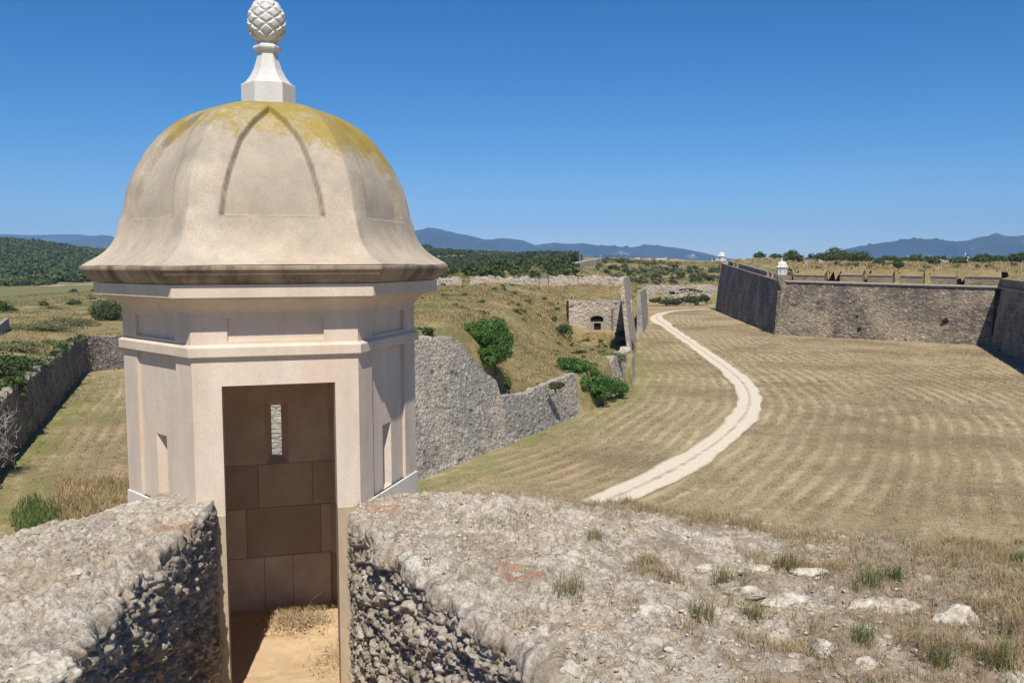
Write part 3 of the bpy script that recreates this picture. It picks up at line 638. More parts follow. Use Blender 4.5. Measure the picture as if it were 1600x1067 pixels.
# weed heap in the doorway
rs = np.random.RandomState(77); c = G(462, 968, -2.74)
hp = np.stack([c[0]+rs.normal(0, .13, 700), c[1]+rs.normal(0, .12, 700), np.full(700, -2.745)], -1)
b = MB(); b.add(*strand(hp, .11, .003, 31, .03)); hp2 = hp[:50]*1.0; hp2[:, 1] += .1; b.add(*blades(hp2, .10, .003, 1.2, 5, 32, .03)); b.add(*pebbles(hp[:140], .006+.008*rs.rand(140), 33))
b.tube([c+np.array([.02, .08, 0]), c+np.array([.1, .1, .14]), c+np.array([.2, .12, .21])], [.0015, .0014, .001], 4)
tag(b.build('weed_heap', M['straw'], origin=c), 'heap of dry weeds and grit on the turret doorway floor', 'weeds')
c2 = G(515, 1025, -2.74); hq = np.stack([c2[0]+rs.normal(0, .07, 260), c2[1]+rs.normal(0, .16, 260), np.full(260, -2.75)], -1)
b = MB(); b.add(*strand(hq, .06, .0025, 35, .008)); b.add(*pebbles(hq[:120], .003+.005*rs.rand(120), 36)); tag(b.build('grit_litter', M['straw']), 'grit and straw drifted against the right passage wall', 'litter', kind='stuff')
# ---------------------------------------------------------------- ditch floor and track
def axis(lo, hi, st, far, k=1.22):
    a = list(np.arange(lo, hi+.01, st)); s = st
    while a[-1] < far: s *= k; a.append(a[-1]+s)
    s = st
    while a[0] > -far: s *= k; a.insert(0, a[0]-s)
    return np.array(a)
xs = axis(-70, 112, .8, 16000); ys = axis(18, 330, .8, 16000)
X, Y = np.meshgrid(xs, ys, indexing='ij')
rpx = [(868, 817), (917, 797), (1030, 748), (1095, 712), (1152, 668), (1174, 634), (1166, 604), (1127, 571), (1080, 538), (1042, 511), (1021, 497), (1040, 489), (1075, 486), (1118, 484.5)]
RP = np.array([G(x, y, -14)[:2] for x, y in rpx]); RP = np.vstack([RP[0]-(RP[1]-RP[0])*3, RP])
def smoothline(P, n=240):
    for _ in range(3):
        Q = [P[0]]
        for a, b in zip(P[:-1], P[1:]): Q += [a*.75+b*.25, a*.25+b*.75]
        Q.append(P[-1]); P = np.array(Q)
    return resample(P, n)
RL = smoothline(RP)
def sdist(X, Y, L):                     # signed distance to an open polyline (left side positive)
    best = np.full(X.shape, 1e9); sg = np.ones(X.shape)
    for a, b in zip(L[:-1], L[1:]):
        d = b-a; l2 = (d**2).sum()+1e-12; t = np.clip(((X-a[0])*d[0]+(Y-a[1])*d[1])/l2, 0, 1)
        dx, dy = X-a[0]-t*d[0], Y-a[1]-t*d[1]; q = dx*dx+dy*dy; m = q < best
        best = np.where(m, q, best); sg = np.where(m, np.sign(d[0]*dy-d[1]*dx), sg)
    return np.sqrt(best)*sg
rowa = sdist(X, Y, RL[::6])
# the counterscarp foot
CS = np.array([G(x, y, -14)[:2] for x, y in [(0, 730), (49, 676), (78, 642), (112, 603), (127, 584), (137, 578), (150, 576), (190, 572)]])
CS = np.vstack([[-13, 4], [-27.5, 42], CS, [-30, 127]])
lefta = sdist(X, Y, smoothline(CS[:8], 80)[::4])
SR = np.clip((X+16)/4, 0, 1)*0+(X > (-16+(Y-40)*-.25))
RW = np.array([[-14.5, 38.1], [-6.2, 57.1], [6.2, 81.8], [14.2, 104], [23, 162]])
rwd = np.abs(sdist(X, Y, RW))
row = np.where(SR > .5, rowa, lefta*1.15)
green = np.where(SR > .5, .55*sst(9, 0, rwd)+.18, sst(6, .5, np.abs(lefta))*.8+.22)+.3*sst(.1, .5, noise(np.stack([X*.07, Y*.07, 0*X], -1)))*(X < 0)
Zg = -14.0+.05*noise(np.stack([X*.15, Y*.15, 0*X], -1))+0.035*np.sin(row*2*pi/2.05)*0
far_ = sst(350, 900, np.hypot(X, Y)); Zg = Zg*(1-far_)+(-14.3)*far_
xs_, ys_, row_ = xs, ys, row
g = mk('ground', np.stack([X, Y, Zg], -1).reshape(-1, 3), gf(len(xs), len(ys)), M['ditch'], None, True, attr={'row': row.ravel(), 'green': np.clip(green, 0, 1).ravel()})
tag(g, 'mown dry grass floor of the broad ditch', 'ground', kind='structure')
nrow = 9; T_ = np.gradient(RL, axis=0); T_ /= np.linalg.norm(T_, axis=1)[:, None]; Nn = np.stack([-T_[:, 1], T_[:, 0]], -1)
us = np.linspace(-1, 1, nrow); wv = 1.32+.20*noise(np.stack([np.arange(240)*.23, np.zeros(240), np.zeros(240)], -1)); wv = wv*(1+.45*sst(150, 175, np.arange(240))*sst(205, 185, np.arange(240)))
wr = wv[:, None]+.16*noise(np.stack([np.arange(240)[:, None]*.45+0*us, us[None]*0+3.0*np.sign(us)[None]+0*np.arange(240)[:, None], 0*us[None]+0*np.arange(240)[:, None]], -1))
PV = RL[:, None, :]+Nn[:, None, :]*(us[None, :]*wr)[..., None]
Zr = np.full(PV.shape[:2], -13.93)-.03*np.abs(us)[None, :]
Lr = np.arange(240)*.8
o = mk('road', np.concatenate([PV, Zr[..., None]], -1).reshape(-1, 3), gf(240, nrow), M['road'], None, True, uv=np.stack([np.broadcast_to((us+1)/2, (240, nrow)), np.broadcast_to(Lr[:, None], (240, nrow))], -1).reshape(-1, 2))
tag(o, 'white gravel track winding along the ditch floor', 'road', kind='structure')
# ---------------------------------------------------------------- terrain beyond the counterscarp
class TPS:
    def __init__(s, px, lam=.002):
        s.P = px[:, :2]; z = px[:, 2]; n = len(z); K = s.k(s.P); A = np.zeros((n+3, n+3)); A[:n, :n] = K+lam*np.eye(n); A[:n, n] = 1; A[:n, n+1:] = s.P; A[n:, :n] = A[:n, n:].T
        s.w = np.linalg.solve(A, np.concatenate([z, [0, 0, 0]]))
    def k(s, Q):
        r2 = ((Q[..., None, :]-s.P)**2).sum(-1); return .5*r2*np.log(r2+1e-9)
    def __call__(s, Q): return s.k(Q)@s.w[:-3]+s.w[-3]+Q@s.w[-2:]
def pol(x, y): r = np.hypot(x, y); return np.stack([np.arctan2(x, y)*3.0, np.log(r)*1.5], -1)
tpts = [(0, 610, 72), (0, 520, 110), (60, 560, 93), (110, 536, 112), (150, 525, 121), (190, 520, 122), (0, 492, 160), (100, 488, 175), (190, 486, 180), (0, 470, 260), (100, 462, 270), (190, 458, 280), (0, 446, 450), (100, 444, 450), (190, 441, 450),
 (0, 431, 700), (100, 431, 720), (190, 430, 700), (0, 370, 1350), (50, 374, 1350), (101, 381, 1350), (143, 391, 1350), (185, 395, 1350), (0, 404, 950), (100, 408, 950), (185, 410, 950),
 (-200, 600, 75), (-200, 470, 260), (-200, 430, 700), (-200, 365, 1350), (300, 515, 135), (300, 455, 280), (300, 430, 700), (300, 395, 1350), (450, 500, 160), (450, 450, 300), (450, 430, 600), (450, 392, 1200), (600, 386, 1150), (600, 430, 500),
 (656, 387, 1050), (735, 397, 1000), (831, 399, 850), (900, 405, 650), (930, 410, 520), (660, 438, 210), (760, 438, 212), (860, 437, 215), (700, 430, 400), (780, 428, 400), (700, 415, 700), (800, 412, 600),
 (865, 425, 330), (940, 411, 420), (1000, 412, 480), (1060, 413, 490), (1125, 415, 480), (960, 435, 230), (985, 520, 172), (988, 475, 230), (996, 447, 300), (1050, 446, 308), (1125, 447, 310), (1010, 432, 360), (1070, 425, 400), (1125, 430, 390),
 (1200, 445, 330), (1300, 432, 400), (1600, 428, 420), (1300, 414, 700), (1600, 414, 700), (1900, 420, 400), (1050, 415, 900), (1300, 417, 1500), (800, 412, 1500), (1600, 418, 1500), (1050, 418, 1500), (400, 410, 2200), (0, 408, 2200), (1200, 414, 2200), (1700, 414, 2200)]
TT = np.array([np.concatenate([pol(*D(x, y, d)[:2]), [D(x, y, d)[2]]]) for x, y, d in tpts])
tps = TPS(TT)
POLY = np.array([[-20, -60], [-13, 4], [-27.5, 42]]+[list(p) for p in CS[2:-1]]+[[-30, 127], [-24, 182], [22, 170], [26.8, 182], [44.9, 300], [95, 306], [150, 360], [420, 420], [420, -60]], float)
def polysd(X, Y, P):                    # >0 outside, <0 inside
    best = np.full(X.shape, 1e9); ins = np.zeros(X.shape, bool); n = len(P)
    for i in range(n):
        a, b = P[i], P[(i+1) % n]; d = b-a; t = np.clip(((X-a[0])*d[0]+(Y-a[1])*d[1])/((d**2).sum()+1e-12), 0, 1)
        best = np.minimum(best, (X-a[0]-t*d[0])**2+(Y-a[1]-t*d[1])**2)
        c = ((a[1] > Y) != (b[1] > Y)) & (X < (b[0]-a[0])*(Y-a[1])/(b[1]-a[1]+1e-12)+a[0]); ins ^= c
    return np.sqrt(best)*np.where(ins, -1, 1)
def terr0(X, Y):
    Q = np.stack([X, Y, 0*X], -1); r = np.hypot(X, Y)
    return np.maximum(tps(pol(X, Y))+.35*fbm(Q*.06, 4, 91)*np.clip(r/150, .5, 1.4), -13.6)
def terrain(X, Y):
    z = terr0(X, Y); s = polysd(X, Y, POLY); gully = sst(14, 2, np.abs(X-24))*sst(14, 2, np.abs(Y-174))
    return z*1.0-(z+16.0)*(1-sst(0.05, .9, s))
naz, nr_ = 620, 420
az = np.linspace(-.66, .66, naz); rr0 = np.exp(np.linspace(math.log(30), math.log(2600), nr_))
A_, R0 = np.meshgrid(az, rr0, indexing='ij'); X, Y = R0*np.sin(A_), R0*np.cos(A_)
Zt = np.concatenate([terrain(X[i:i+62], Y[i:i+62]) for i in range(0, naz, 62)])
pyv = -(Zt/np.maximum(Y, 1))*FP+411
field = sst(320, 360, R0)*sst(640, 600, R0)*(A_ < -.2)*1.5+sst(560, 570, R0)*sst(650, 640, R0)*(A_ < -.34)*1.0*(A_ > -.485)
o = mk('terrain', np.stack([X, Y, Zt], -1).reshape(-1, 3), gf(naz, nr_)[:, ::-1], M['terrain'], None, True, attr={'field': field.ravel()})
tag(o, 'dry grassy slopes and fields outside the ditch', 'terrain', kind='structure')
# ---------------------------------------------------------------- masonry walls
def wall(name, base, tops, thick, batter, m, parent=None, du=.25, amp=.05, seed=1, z0=-14.05, label=None, cat='wall', nz=None, skirt=0, lean=False, smooth=False, tnoise=.05, uoff=0, group=None, origin=True):
    # base: polyline of the foot (face on its right-hand side looking along it); tops: (distance, z) profile
    base = np.array(base, float); s = np.concatenate([[0], np.cumsum(np.linalg.norm(np.diff(base, axis=0), axis=1))]); n = max(int(s[-1]/du), 3)
    u = np.linspace(0, s[-1], n)
    tp = np.array(tops, float); u = np.unique(np.concatenate([u, tp[:, 0]])); u = u[u <= s[-1]]; n = len(u)
    B = np.stack([np.interp(u, s, base[:, 0]), np.interp(u, s, base[:, 1])], -1); zt = np.interp(u, tp[:, 0], tp[:, 1])
    T = np.gradient(B, axis=0); T /= np.linalg.norm(T, axis=1)[:, None]
    for _ in range(3): T[1:-1] = (T[:-2]+T[1:-1]*2+T[2:])/4
    N = np.stack([T[:, 1], -T[:, 0]], -1)                   # towards the face
    nz = nz or max(int((zt.max()-z0)/du), 3); f = np.linspace(0, 1, nz)
    zt = zt+tnoise*fbm(np.stack([u*1.3, 0*u+seed, 0*u], -1), 3, seed)
    Zf = z0+(zt[:, None]-z0)*f[None]
    Pf = B[:, None]-N[:, None]*((Zf-z0)*batter)[..., None]
    Q = np.stack([np.broadcast_to(u[:, None], Zf.shape), Zf, 0*Zf+seed*7], -1)
    w1, w2, idd = worley(Q*np.array([1.9, 2.8, 1])); dsp = amp*(.9*np.clip((w2-w1)*2.5, 0, 1)+.8*(idd-.5)+.6*fbm(Q*.5, 3, seed)); ero = sst(1.6, 0, Zf-z0)*amp*2.2*(worley(Q*1.3+5)[2]-.6)
    Pf = Pf+N[:, None]*(dsp+ero)[..., None]
    F3 = np.concatenate([Pf, Zf[..., None]], -1)
    t1 = B-N*((zt-z0)*batter)[:, None]-N*thick; t1z = zt+.04*noise(np.stack([u*2, 0*u, 0*u], -1))
    mid_ = np.concatenate([(F3[:, -1, :2]+t1)/2, (zt+.05+.05*noise(np.stack([u*3, 0*u+4, 0*u], -1)))[:, None]], -1)
    back = np.concatenate([t1, t1z[:, None]], -1); bk2 = back.copy(); bk2[:, 2] = z0
    if lean: bk2[:, :2] = B-N*thick
    V = np.concatenate([F3, mid_[:, None], back[:, None], bk2[:, None]], 1); nn = V.shape[1]
    uv = np.stack([np.broadcast_to(u[:, None]+uoff, V.shape[:2]), V[..., 2]], -1).copy()
    uv[:, -3, 1] += thick*.5; uv[:, -2, 1] += thick
    F = gf(n, nn)[:, ::-1]; ends = []
    for i, fl in ((0, 1), (n-1, 0)):
        for j in range(nz-1):
            # close the ends with strips from face to back
            pass
    Vx = V.reshape(-1, 3); uvx = uv.reshape(-1, 2)
    for i in (0, n-1):                                     # end caps
        k0 = len(Vx); Fc = F3[i]; Bc = Fc.copy(); Bc[:, :2] = (bk2[i, :2]+(back[i, :2]-bk2[i, :2])*f[:, None]) if lean else back[i, :2]
        Vx = np.vstack([Vx, Fc, Bc]); uu = np.concatenate([np.stack([np.full(nz, 0.), Fc[:, 2]], -1), np.stack([np.full(nz, thick), Bc[:, 2]], -1)]); uvx = np.vstack([uvx, uu])
        j = np.arange(nz-1)[:, None]; cap = k0+np.concatenate([j, j+1, j+1+nz, j+nz], 1); F = np.vstack([F, cap if i == 0 else cap[:, ::-1]])
    org0 = (base[0][0], base[0][1], z0) if parent is None and origin else None
    o = mk(name, Vx, F, m, parent, smooth, uv=uvx, origin=org0)
    if label: tag(o, label, cat, group)
    return o
cs = smoothline(CS, 150)
# counterscarp: face towards the ditch, i.e. to the right of the line walking away
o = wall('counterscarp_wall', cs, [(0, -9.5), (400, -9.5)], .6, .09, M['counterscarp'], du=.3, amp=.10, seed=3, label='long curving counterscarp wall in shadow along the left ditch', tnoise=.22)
# ravelin, outer walls
rav = empty('ravelin', (4, 95, -14), 'ruined triangular outwork with breached grey walls and grass filled interior', 'outwork')
rl = [[-12.9, 41.8], [-6.2, 57.1], [-1.6, 66.2], [-.2, 69.1]]
wall('outer_wall', rl, [(0, -4.7), (16.7, -4.85), (24.0, -5.25), (24.9, -5.6), (27.0, -7.4), (28.4, -8.4), (29.6, -9.0), (30.0, -10.3)], 1.3, .19, M['grey_masonry'], rav, du=.22, amp=.07, seed=5)
wall('outer_wall', [[-.45, 68.6], [6.2, 81.8]], [(0, -10.3), (4, -10.55), (9, -10.35), (13.5, -10.1), (14.6, -10.2)], .6, .12, M['grey_masonry'], rav, du=.2, amp=.07, seed=6, tnoise=.12)
def at2(px, py, z=-14): return list(G(px, py, z)[:2])
wall('outer_wall', [[11.0, 96.2], [14.2, 104], [14.5, 105.4]], [(0, -10.8), (1.2, -10.2), (8.0, -10.1), (9.0, -9.9)], 1.2, .11, M['pale_masonry'], rav, du=.22, amp=.07, seed=7, tnoise=.15)
fl_ = [[14.4, 104.8], [18.3, 132], [22.3, 160]]
wall('flank_wall', fl_, [(0, -2.1), (1.2, -1.75), (28, -2.0), (58, -2.5)], .45, .115, M['pale_masonry'], rav, du=.35, amp=.05, seed=8, lean=True)
wall('outer_wall', [[-33, 112], [-12.9, 41.8]], [(0, -4.6), (90, -4.7)], 1.3, .17, M['grey_masonry'], rav, du=.6, amp=.08, seed=9)
# mound inside
mp_ = [(430, 552, 46), (560, 530, 56), (650, 519, 60), (735, 524, 70), (770, 545, 81), (785, 584, 75), (800, 606, 70.5), (845, 596, 77), (892, 583, 84), (930, 560, 95), (980, 555, 104), (985, 532, 112), (800, 570, 80), (850, 560, 92), (986, 529, 125), (900, 531, 134), (940, 529, 136), (975, 529, 136), (870, 515, 130), (836, 535, 112), (815, 505, 115),
 (865, 475, 150), (884, 464, 152), (930, 462, 152), (975, 462, 150), (800, 468, 132), (760, 500, 92), (700, 503, 80), (700, 470, 118), (650, 490, 84), (660, 462, 122), (720, 450, 155), (800, 449, 160), (900, 450, 162), (972, 450, 162), (600, 470, 120), (600, 450, 155), (600, 510, 70), (500, 500, 80), (400, 500, 95), (650, 449, 160), (420, 460, 140)]
MT = np.array([np.concatenate([pol(*D(x, y, d)[:2])*np.array([2.5, 2.0]), [D(x, y, d)[2]]]) for x, y, d in mp_]); mtps = TPS(MT, .001)
MPOLY = np.array([[-13.2, 46.0], [-9.2, 58.2], [-4.4, 67.6], [-2.0, 70.2], [4.9, 83.2], [6.6, 84.6], [9.2, 92], [10.4, 97], [13.5, 105], [15.9, 122], [18.6, 141], [21.5, 166], [-26, 178], [-32, 112]])
def mound(X, Y):
    Q = np.stack([X, Y, 0*X], -1); z = mtps(pol(X, Y)*np.array([2.5, 2.0]))+.22*fbm(Q*.22, 4, 41)+.08*fbm(Q*.9, 3, 42)
    s = polysd(X, Y, MPOLY); return z-(z+14.6)*sst(.3, 1.0, s)
xm = np.arange(-38, 26, .4); ym = np.arange(38, 184, .45); X, Y = np.meshgrid(xm, ym, indexing='ij'); Zm = mound(X, Y)
keep = (polysd(X, Y, MPOLY) < 1.6); Fm = gf(len(xm), len(ym)); kf = keep.ravel()[Fm].all(1)
o = mk('mound', np.stack([X, Y, Zm], -1).reshape(-1, 3), Fm[kf], M['mound'], None, True); tag(o, 'grassy earth filling the ruined outwork', 'ground', kind='structure')
# breach slope of rubble between the low wall and the fragment
xm = np.arange(2, 16.5, .25); ym = np.arange(76, 108, .3); X, Y = np.meshgrid(xm, ym, indexing='ij')
dl = sdist(X, Y, np.array([[4.2, 79.2], [6.2, 82.8], [10.6, 95.5], [13.2, 101]])); Q = np.stack([X, Y, 0*X], -1)
Zb = -14.3+3.9*sst(-1.2, 2.6, dl)+.18*fbm(Q*1.1, 4, 45); kf = ((dl > -1.4) & (dl < 3.0)).ravel()[gf(len(xm), len(ym))].all(1)
mk('rubble_slope', np.stack([X, Y, Zb], -1).reshape(-1, 3), gf(len(xm), len(ym))[kf], M['mound'], rav, True)
# casemate facade with door
cas = empty('casemate', (13.5, 139, -11.4), 'square stone casemate front with a small dark door, set into the grassy mound', 'building')
fx0, fx1, fy = D(889, 500, 139)[0], D(988, 500, 139)[0], 139.0; fz0, fz1 = -12.0, -5.65
dx0, dx1, dz0, dz1 = D(922.5, 500, 139)[0], D(943, 500, 139)[0], -11.6, D(930, 494, 139)[2]
def facequad(b, x0, x1, z0, z1, y=fy): b.add([(x0, y, z0), (x1, y, z0), (x1, y, z1), (x0, y, z1)], np.array([[0, 1, 2, 3]]))
V = []; F = []; xsn = np.unique(np.concatenate([np.linspace(fx0, fx1, 40), [dx0, dx1]])); zsn = np.unique(np.concatenate([np.linspace(fz0, fz1, 28), [dz0, dz1-.35, dz1]]))
Xf, Zf = np.meshgrid(xsn, zsn, indexing='ij'); Q = np.stack([Xf, Zf, 0*Xf+3], -1); w1, w2, idd = worley(Q*np.array([1.9, 2.4, 1])); Yf = fy-.07*np.clip((w2-w1)*2.5, 0, 1)-.08*idd+.05
Yf += .35*(Zf-fz0)/6*.35
topn = .12*fbm(np.stack([xsn*1.2, 0*xsn, 0*xsn], -1), 3, 4); Zf = Zf+(topn[:, None])*((Zf-fz0)/(fz1-fz0))**6
arch = dz1-.35*((Xf-(dx0+dx1)/2)/((dx1-dx0)/2))**2
Fg = gf(len(xsn), len(zsn)); cxm = Xf.ravel()[Fg].mean(1); czm = np.stack([Xf, Yf, Zf], -1)[..., 2].ravel()[Fg].mean(1); hole = (cxm > dx0) & (cxm < dx1) & (czm < dz1-.35*((cxm-(dx0+dx1)/2)/((dx1-dx0)/2))**2)
mk('wall', np.stack([Xf, Yf, Zf], -1).reshape(-1, 3), Fg[~hole], M['pale_masonry'], cas, False, uv=np.stack([Xf, Zf], -1).reshape(-1, 2))
b = MB(); b.box(((fx0+fx1)/2, fy+3.6, (fz0+fz1)/2-.2), (fx1-fx0-.1, 6.2, fz1-fz0-.2)); b.build('side_wall', M['mound'], cas)
b = MB()                                                           # pale stone surround, arched
n_ = 14; cxd = (dx0+dx1)/2; hwd = (dx1-dx0)/2
for sx in (-1, 1): b.box((cxd+sx*(hwd+.16), fy-.02, (dz0+dz1-.35)/2), (.42, .28, dz1-.35-dz0))
for i in range(n_):
    t0, t1 = -1+2*i/n_, -1+2*(i+1)/n_; P = []
    for tq in (t0, t1):
        for h0 in (0, .42):
            for yy in (fy-.16, fy+.1): P.append((cxd+tq*(hwd+(.05 if h0 else 0)), yy, dz1-.35*tq*tq+h0))
    b.add(P, np.array([[0, 4, 6, 2], [2, 6, 7, 3], [0, 1, 5, 4], [1, 3, 7, 5]]))
lz = D(930, 504.5, 139)[2]; b.box((cxd, fy-.0, lz), (dx1-dx0, .18, .2)); b.box((dx1-.2, fy, (dz0+lz-.1)/2), (.4, .2, lz-.1-dz0)); b.box((dx0+.28, fy, (dz0+lz-.1)/2), (.56, .2, lz-.1-dz0))
b.build('door_frame', M['coping'], cas)
b = MB(); b.box((cxd, fy+.35, (dz0+dz1)/2), (dx1-dx0+.3, .1, dz1-dz0+.4)); b.build('door', M['dark'], cas)
b = MB(); b.box((D(957, 500, 139)[0], fy-.10, -9.0), (.30, .22, 4.3)); b.build('recess_strip', M['counterscarp'], cas)  # raised dark strip painted in place of a shaded recess
# ruined back parapet of the outwork
bpx = [(640, 722, 433, 452), (735, 772, 431, 450), (772, 845, 434, 447), (858, 905, 433, 452), (905, 972, 433, 446)]
bw = empty('ruined_parapet', (0, 168, -5), 'long low ruined stone parapet with gaps along the top of the grassy mound', 'wall')
for i, (x0, x1, yt, yb) in enumerate(bpx):
    a = D(x0, yb, 166)[:2]; b_ = D(x1, yb, 166)[:2]; zt = D(x0, yt, 166)[2]; L_ = np.linalg.norm(b_-a)
    tp = [(0, zt-.25), (.6, zt), (L_*.4, zt+.05), (L_-.8, zt), (L_, zt-.5)]
    wall('wall_section', [a, (a+b_)/2+np.array([0, .1]), b_], tp, 2.2 if i in (0, 1, 3) else 1.2, .04, M['pale_masonry'], bw, du=.3, amp=.10, seed=20+i, z0=zt-2.6, tnoise=.3)
b = MB(); a = D(850, 445, 165.8); b.box((a[0], a[1]-.4, a[2]-.2), (1.5, 1.6, 2.6)); a = D(868, 447, 164.5); b.box((a[0]+1.2, a[1], a[2]-.6), (3.6, .3, .3), 0)
b.build('pier', M['pale_masonry'], bw)
# ramp wall climbing the hill behind
wall('ramp_wall', [D(815, 438, 235)[:2], D(860, 428, 300)[:2], D(905, 417, 370)[:2], D(940, 408, 420)[:2]], [(0, D(815, 432, 235)[2]), (66, D(860, 423, 300)[2]), (138, D(905, 411, 370)[2]), (190, D(940, 404.5, 420)[2])], 2.5, .02, M['pale_masonry'], du=1.2, amp=.1, seed=31, z0=-9, label='weathered ramp wall climbing the hill behind the outwork')
# far counterscarp beyond the ditch
ew = [at2(1005, 522), [32.5, 213], [44.9, 300]]
wall('retaining_wall', ew, [(0, -5.6), (40, -6.0), (120, -7.9)], .6, .08, M['grey_masonry'], du=.8, amp=.1, seed=33, label='narrow pale wall edge seen end on beside the track junction')
wall('retaining_wall', [[44.9, 300], [62, 303], [95, 306]], [(0, -7.5), (7, -7.5), (60, -7.4)], 1.5, .08, M['pale_masonry'], du=.5, amp=.16, seed=34, label='broken far ditch wall with a dark cave-in and bushes at its foot', tnoise=.2)
# cave-in hollows and rubble on that wall
rs = np.random.RandomState(5); b = MB()
for i in range(90):
    p = D(rs.uniform(1028, 1108), rs.uniform(455, 476), rs.uniform(294, 299)); p[2] = max(p[2], -13.9); V, F = I2; s_ = rs.uniform(.2, .6)
    b.add(V*np.array([s_*1.4, s_, s_*.7])*(1+rs.uniform(-.2, .2, (len(V), 1)))+p, F, rs.rand())
tag(b.build('rubble_heap', M['coping'], origin=D(1065, 477, 296)), 'spilled rubble under the cave-in of the far wall', 'rubble', kind='stuff')
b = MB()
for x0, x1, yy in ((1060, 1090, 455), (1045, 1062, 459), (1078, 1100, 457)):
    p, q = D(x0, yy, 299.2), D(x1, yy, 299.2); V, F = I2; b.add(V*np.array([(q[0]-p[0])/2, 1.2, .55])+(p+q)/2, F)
b.build('hollow', M['dark'], bpy.data.objects['retaining_wall.001'])  # near-black lumps, the shade inside the hollows painted as colour
# ---------------------------------------------------------------- bastion on the right
Cc = G(1210, 525)[:2]; Ff = G(1118, 487)[:2]; Rr = G(1548, 545)[:2]; S2 = np.array([60.5, 96.0])
bas = empty('bastion', (Rr[0]+10, Rr[1]+30, -14), 'tall battered stone bastion with dark left face across the ditch', 'bastion')
def battered(base, tops, nm, m, seed, uoff=0, amp=.06, du=.4):
    return wall(nm, base, tops, 1.5, .13, m, bas, du=du, amp=amp, seed=seed, uoff=uoff)
LF = np.linalg.norm(Cc-Ff); LR = np.linalg.norm(Rr-Cc); ZC, ZF, ZR = -3.85, -.35, -4.45
battered([Ff, Cc], [(0, ZF), (LF, ZC)], 'left_face', M['bastion'], 51, du=.5, amp=.1)
battered([Cc, Rr], [(0, ZC), (LR, ZR)], 'right_face', M['bastion'], 52, 200, amp=.055, du=.25)
battered([Rr, S2], [(0, ZR), (90, ZR-.1)], 'flank_face', M['bastion'], 53, 400, du=.5, amp=.1)
battered([Ff+np.array([60, 40.]), Ff], [(0, ZF), (90, ZF)], 'rear_face', M['bastion'], 54, 400, du=1.2)
def offs(base, ztop, b=.13):                                        # cordon line: foot line moved in by the batter
    pts = [np.array(p) for p in base]; out = []
    for i, p in enumerate(pts):
        n = np.zeros(2); k = 0; ns = []
        for a, c in ((i-1, i), (i, i+1)):
            if a >= 0 and c < len(pts): t = (pts[c]-pts[a])/np.linalg.norm(pts[c]-pts[a]); ns.append(np.array([-t[1], t[0]]))
        n = sum(ns); n = n/(n@n)*len(ns) if len(ns) == 2 else n
        n = (ns[0]+ns[1])/(1+ns[0]@ns[1]) if len(ns) == 2 else ns[0]
        out.append(p+n*(ztop[i]+14)*b)
    return out
KL = offs([Ff, Cc, Rr, S2], [ZF, ZC, ZR, ZR-.1])                    # top edge points
def sweep(P3, prof, b, n=40):                                       # P3 points, prof: (outwards, up)
    P3 = np.array(P3, float); T = np.gradient(P3[:, :2], axis=0); T /= np.linalg.norm(T, axis=1)[:, None]; N = np.stack([T[:, 1], -T[:, 0]], -1)
    if len(P3) > 2:
        for i in range(1, len(P3)-1):
            t0 = P3[i, :2]-P3[i-1, :2]; t1 = P3[i+1, :2]-P3[i, :2]; n0 = np.array([t0[1], -t0[0]])/np.linalg.norm(t0); n1 = np.array([t1[1], -t1[0]])/np.linalg.norm(t1); N[i] = (n0+n1)/(1+n0@n1)
    pr = np.array(prof); V = np.stack([P3[:, None, 0]+N[:, None, 0]*pr[None, :, 0], P3[:, None, 1]+N[:, None, 1]*pr[None, :, 0], P3[:, None, 2]+pr[None, :, 1]], -1)
    b.add(V, gf(len(P3), len(pr))[:, ::-1])
b = MB(); K3 = [np.array([*KL[0], ZF]), np.array([*KL[1], ZC]), np.array([*KL[2], ZR]), np.array([*KL[3], ZR-.1])]
sweep(K3, [(-.6, -.05), (.05, -.05), (.28, .05), (.36, .2), (.28, .36), (.05, .44), (-1.2, .46)], b); b.build('cordon', M['coping'], bas)
def pline(i, t): a, c = K3[i], K3[i+1]; return a+(c-a)*t
def merlon(i, t0, t1, h, depth, name, splay=1.2, m=None, seed=0):
    a, c = pline(i, t0), pline(i, t1); T = (c-a)[:2]/np.linalg.norm((c-a)[:2]); N = np.array([T[1], -T[0]]); L_ = np.linalg.norm((c-a)[:2])
    n = max(int(L_/.8), 3)
    def strip(secs, nm, mat_, par, jag=.04):
        rows = []; uvs = []
        for k in range(n):
            f = k/(n-1); run = 0
            for q_, (o_, z_) in enumerate(secs):
                sp = splay*(o_/-depth)*(1-2*f); p = a+(c-a)*f; q = p[:2]+N*(o_-.05)+T*sp
                rows.append([q[0], q[1], p[2]+.44+z_+(jag*noise(np.array([[k*1.7, q_*2., seed*3.3]]))[0] if z_ > .3 else 0)]); uvs.append([f*L_+seed*9, z_-o_])
        ns = len(secs); F = [list(f) for f in gf(n, ns)]+[list(range(ns))[::-1], [(n-1)*ns+i_ for i_ in range(ns)]]
        return mk(nm, np.array(rows), F, mat_, par, False, uv=np.array(uvs))
    w = strip([(.0, -.05), (.0, h*.58), (-.5, h*.6), (-depth*.5, h*.85), (-depth, h), (-depth, -.05)], name, m or M['brickwork'], bas)
    strip([(.12, h*.56), (.14, h*.66), (-.3, h*.70), (-.3, h*.56)], 'coping', M['coping'], w, .02)
    strip([(-.45, h*.55), (-.5, h*.68), (-depth*.5, h*.97), (-depth*.95, h*1.1), (-depth*.95, h*.5)], 'turf', M['mound'], w, .15)
    return w
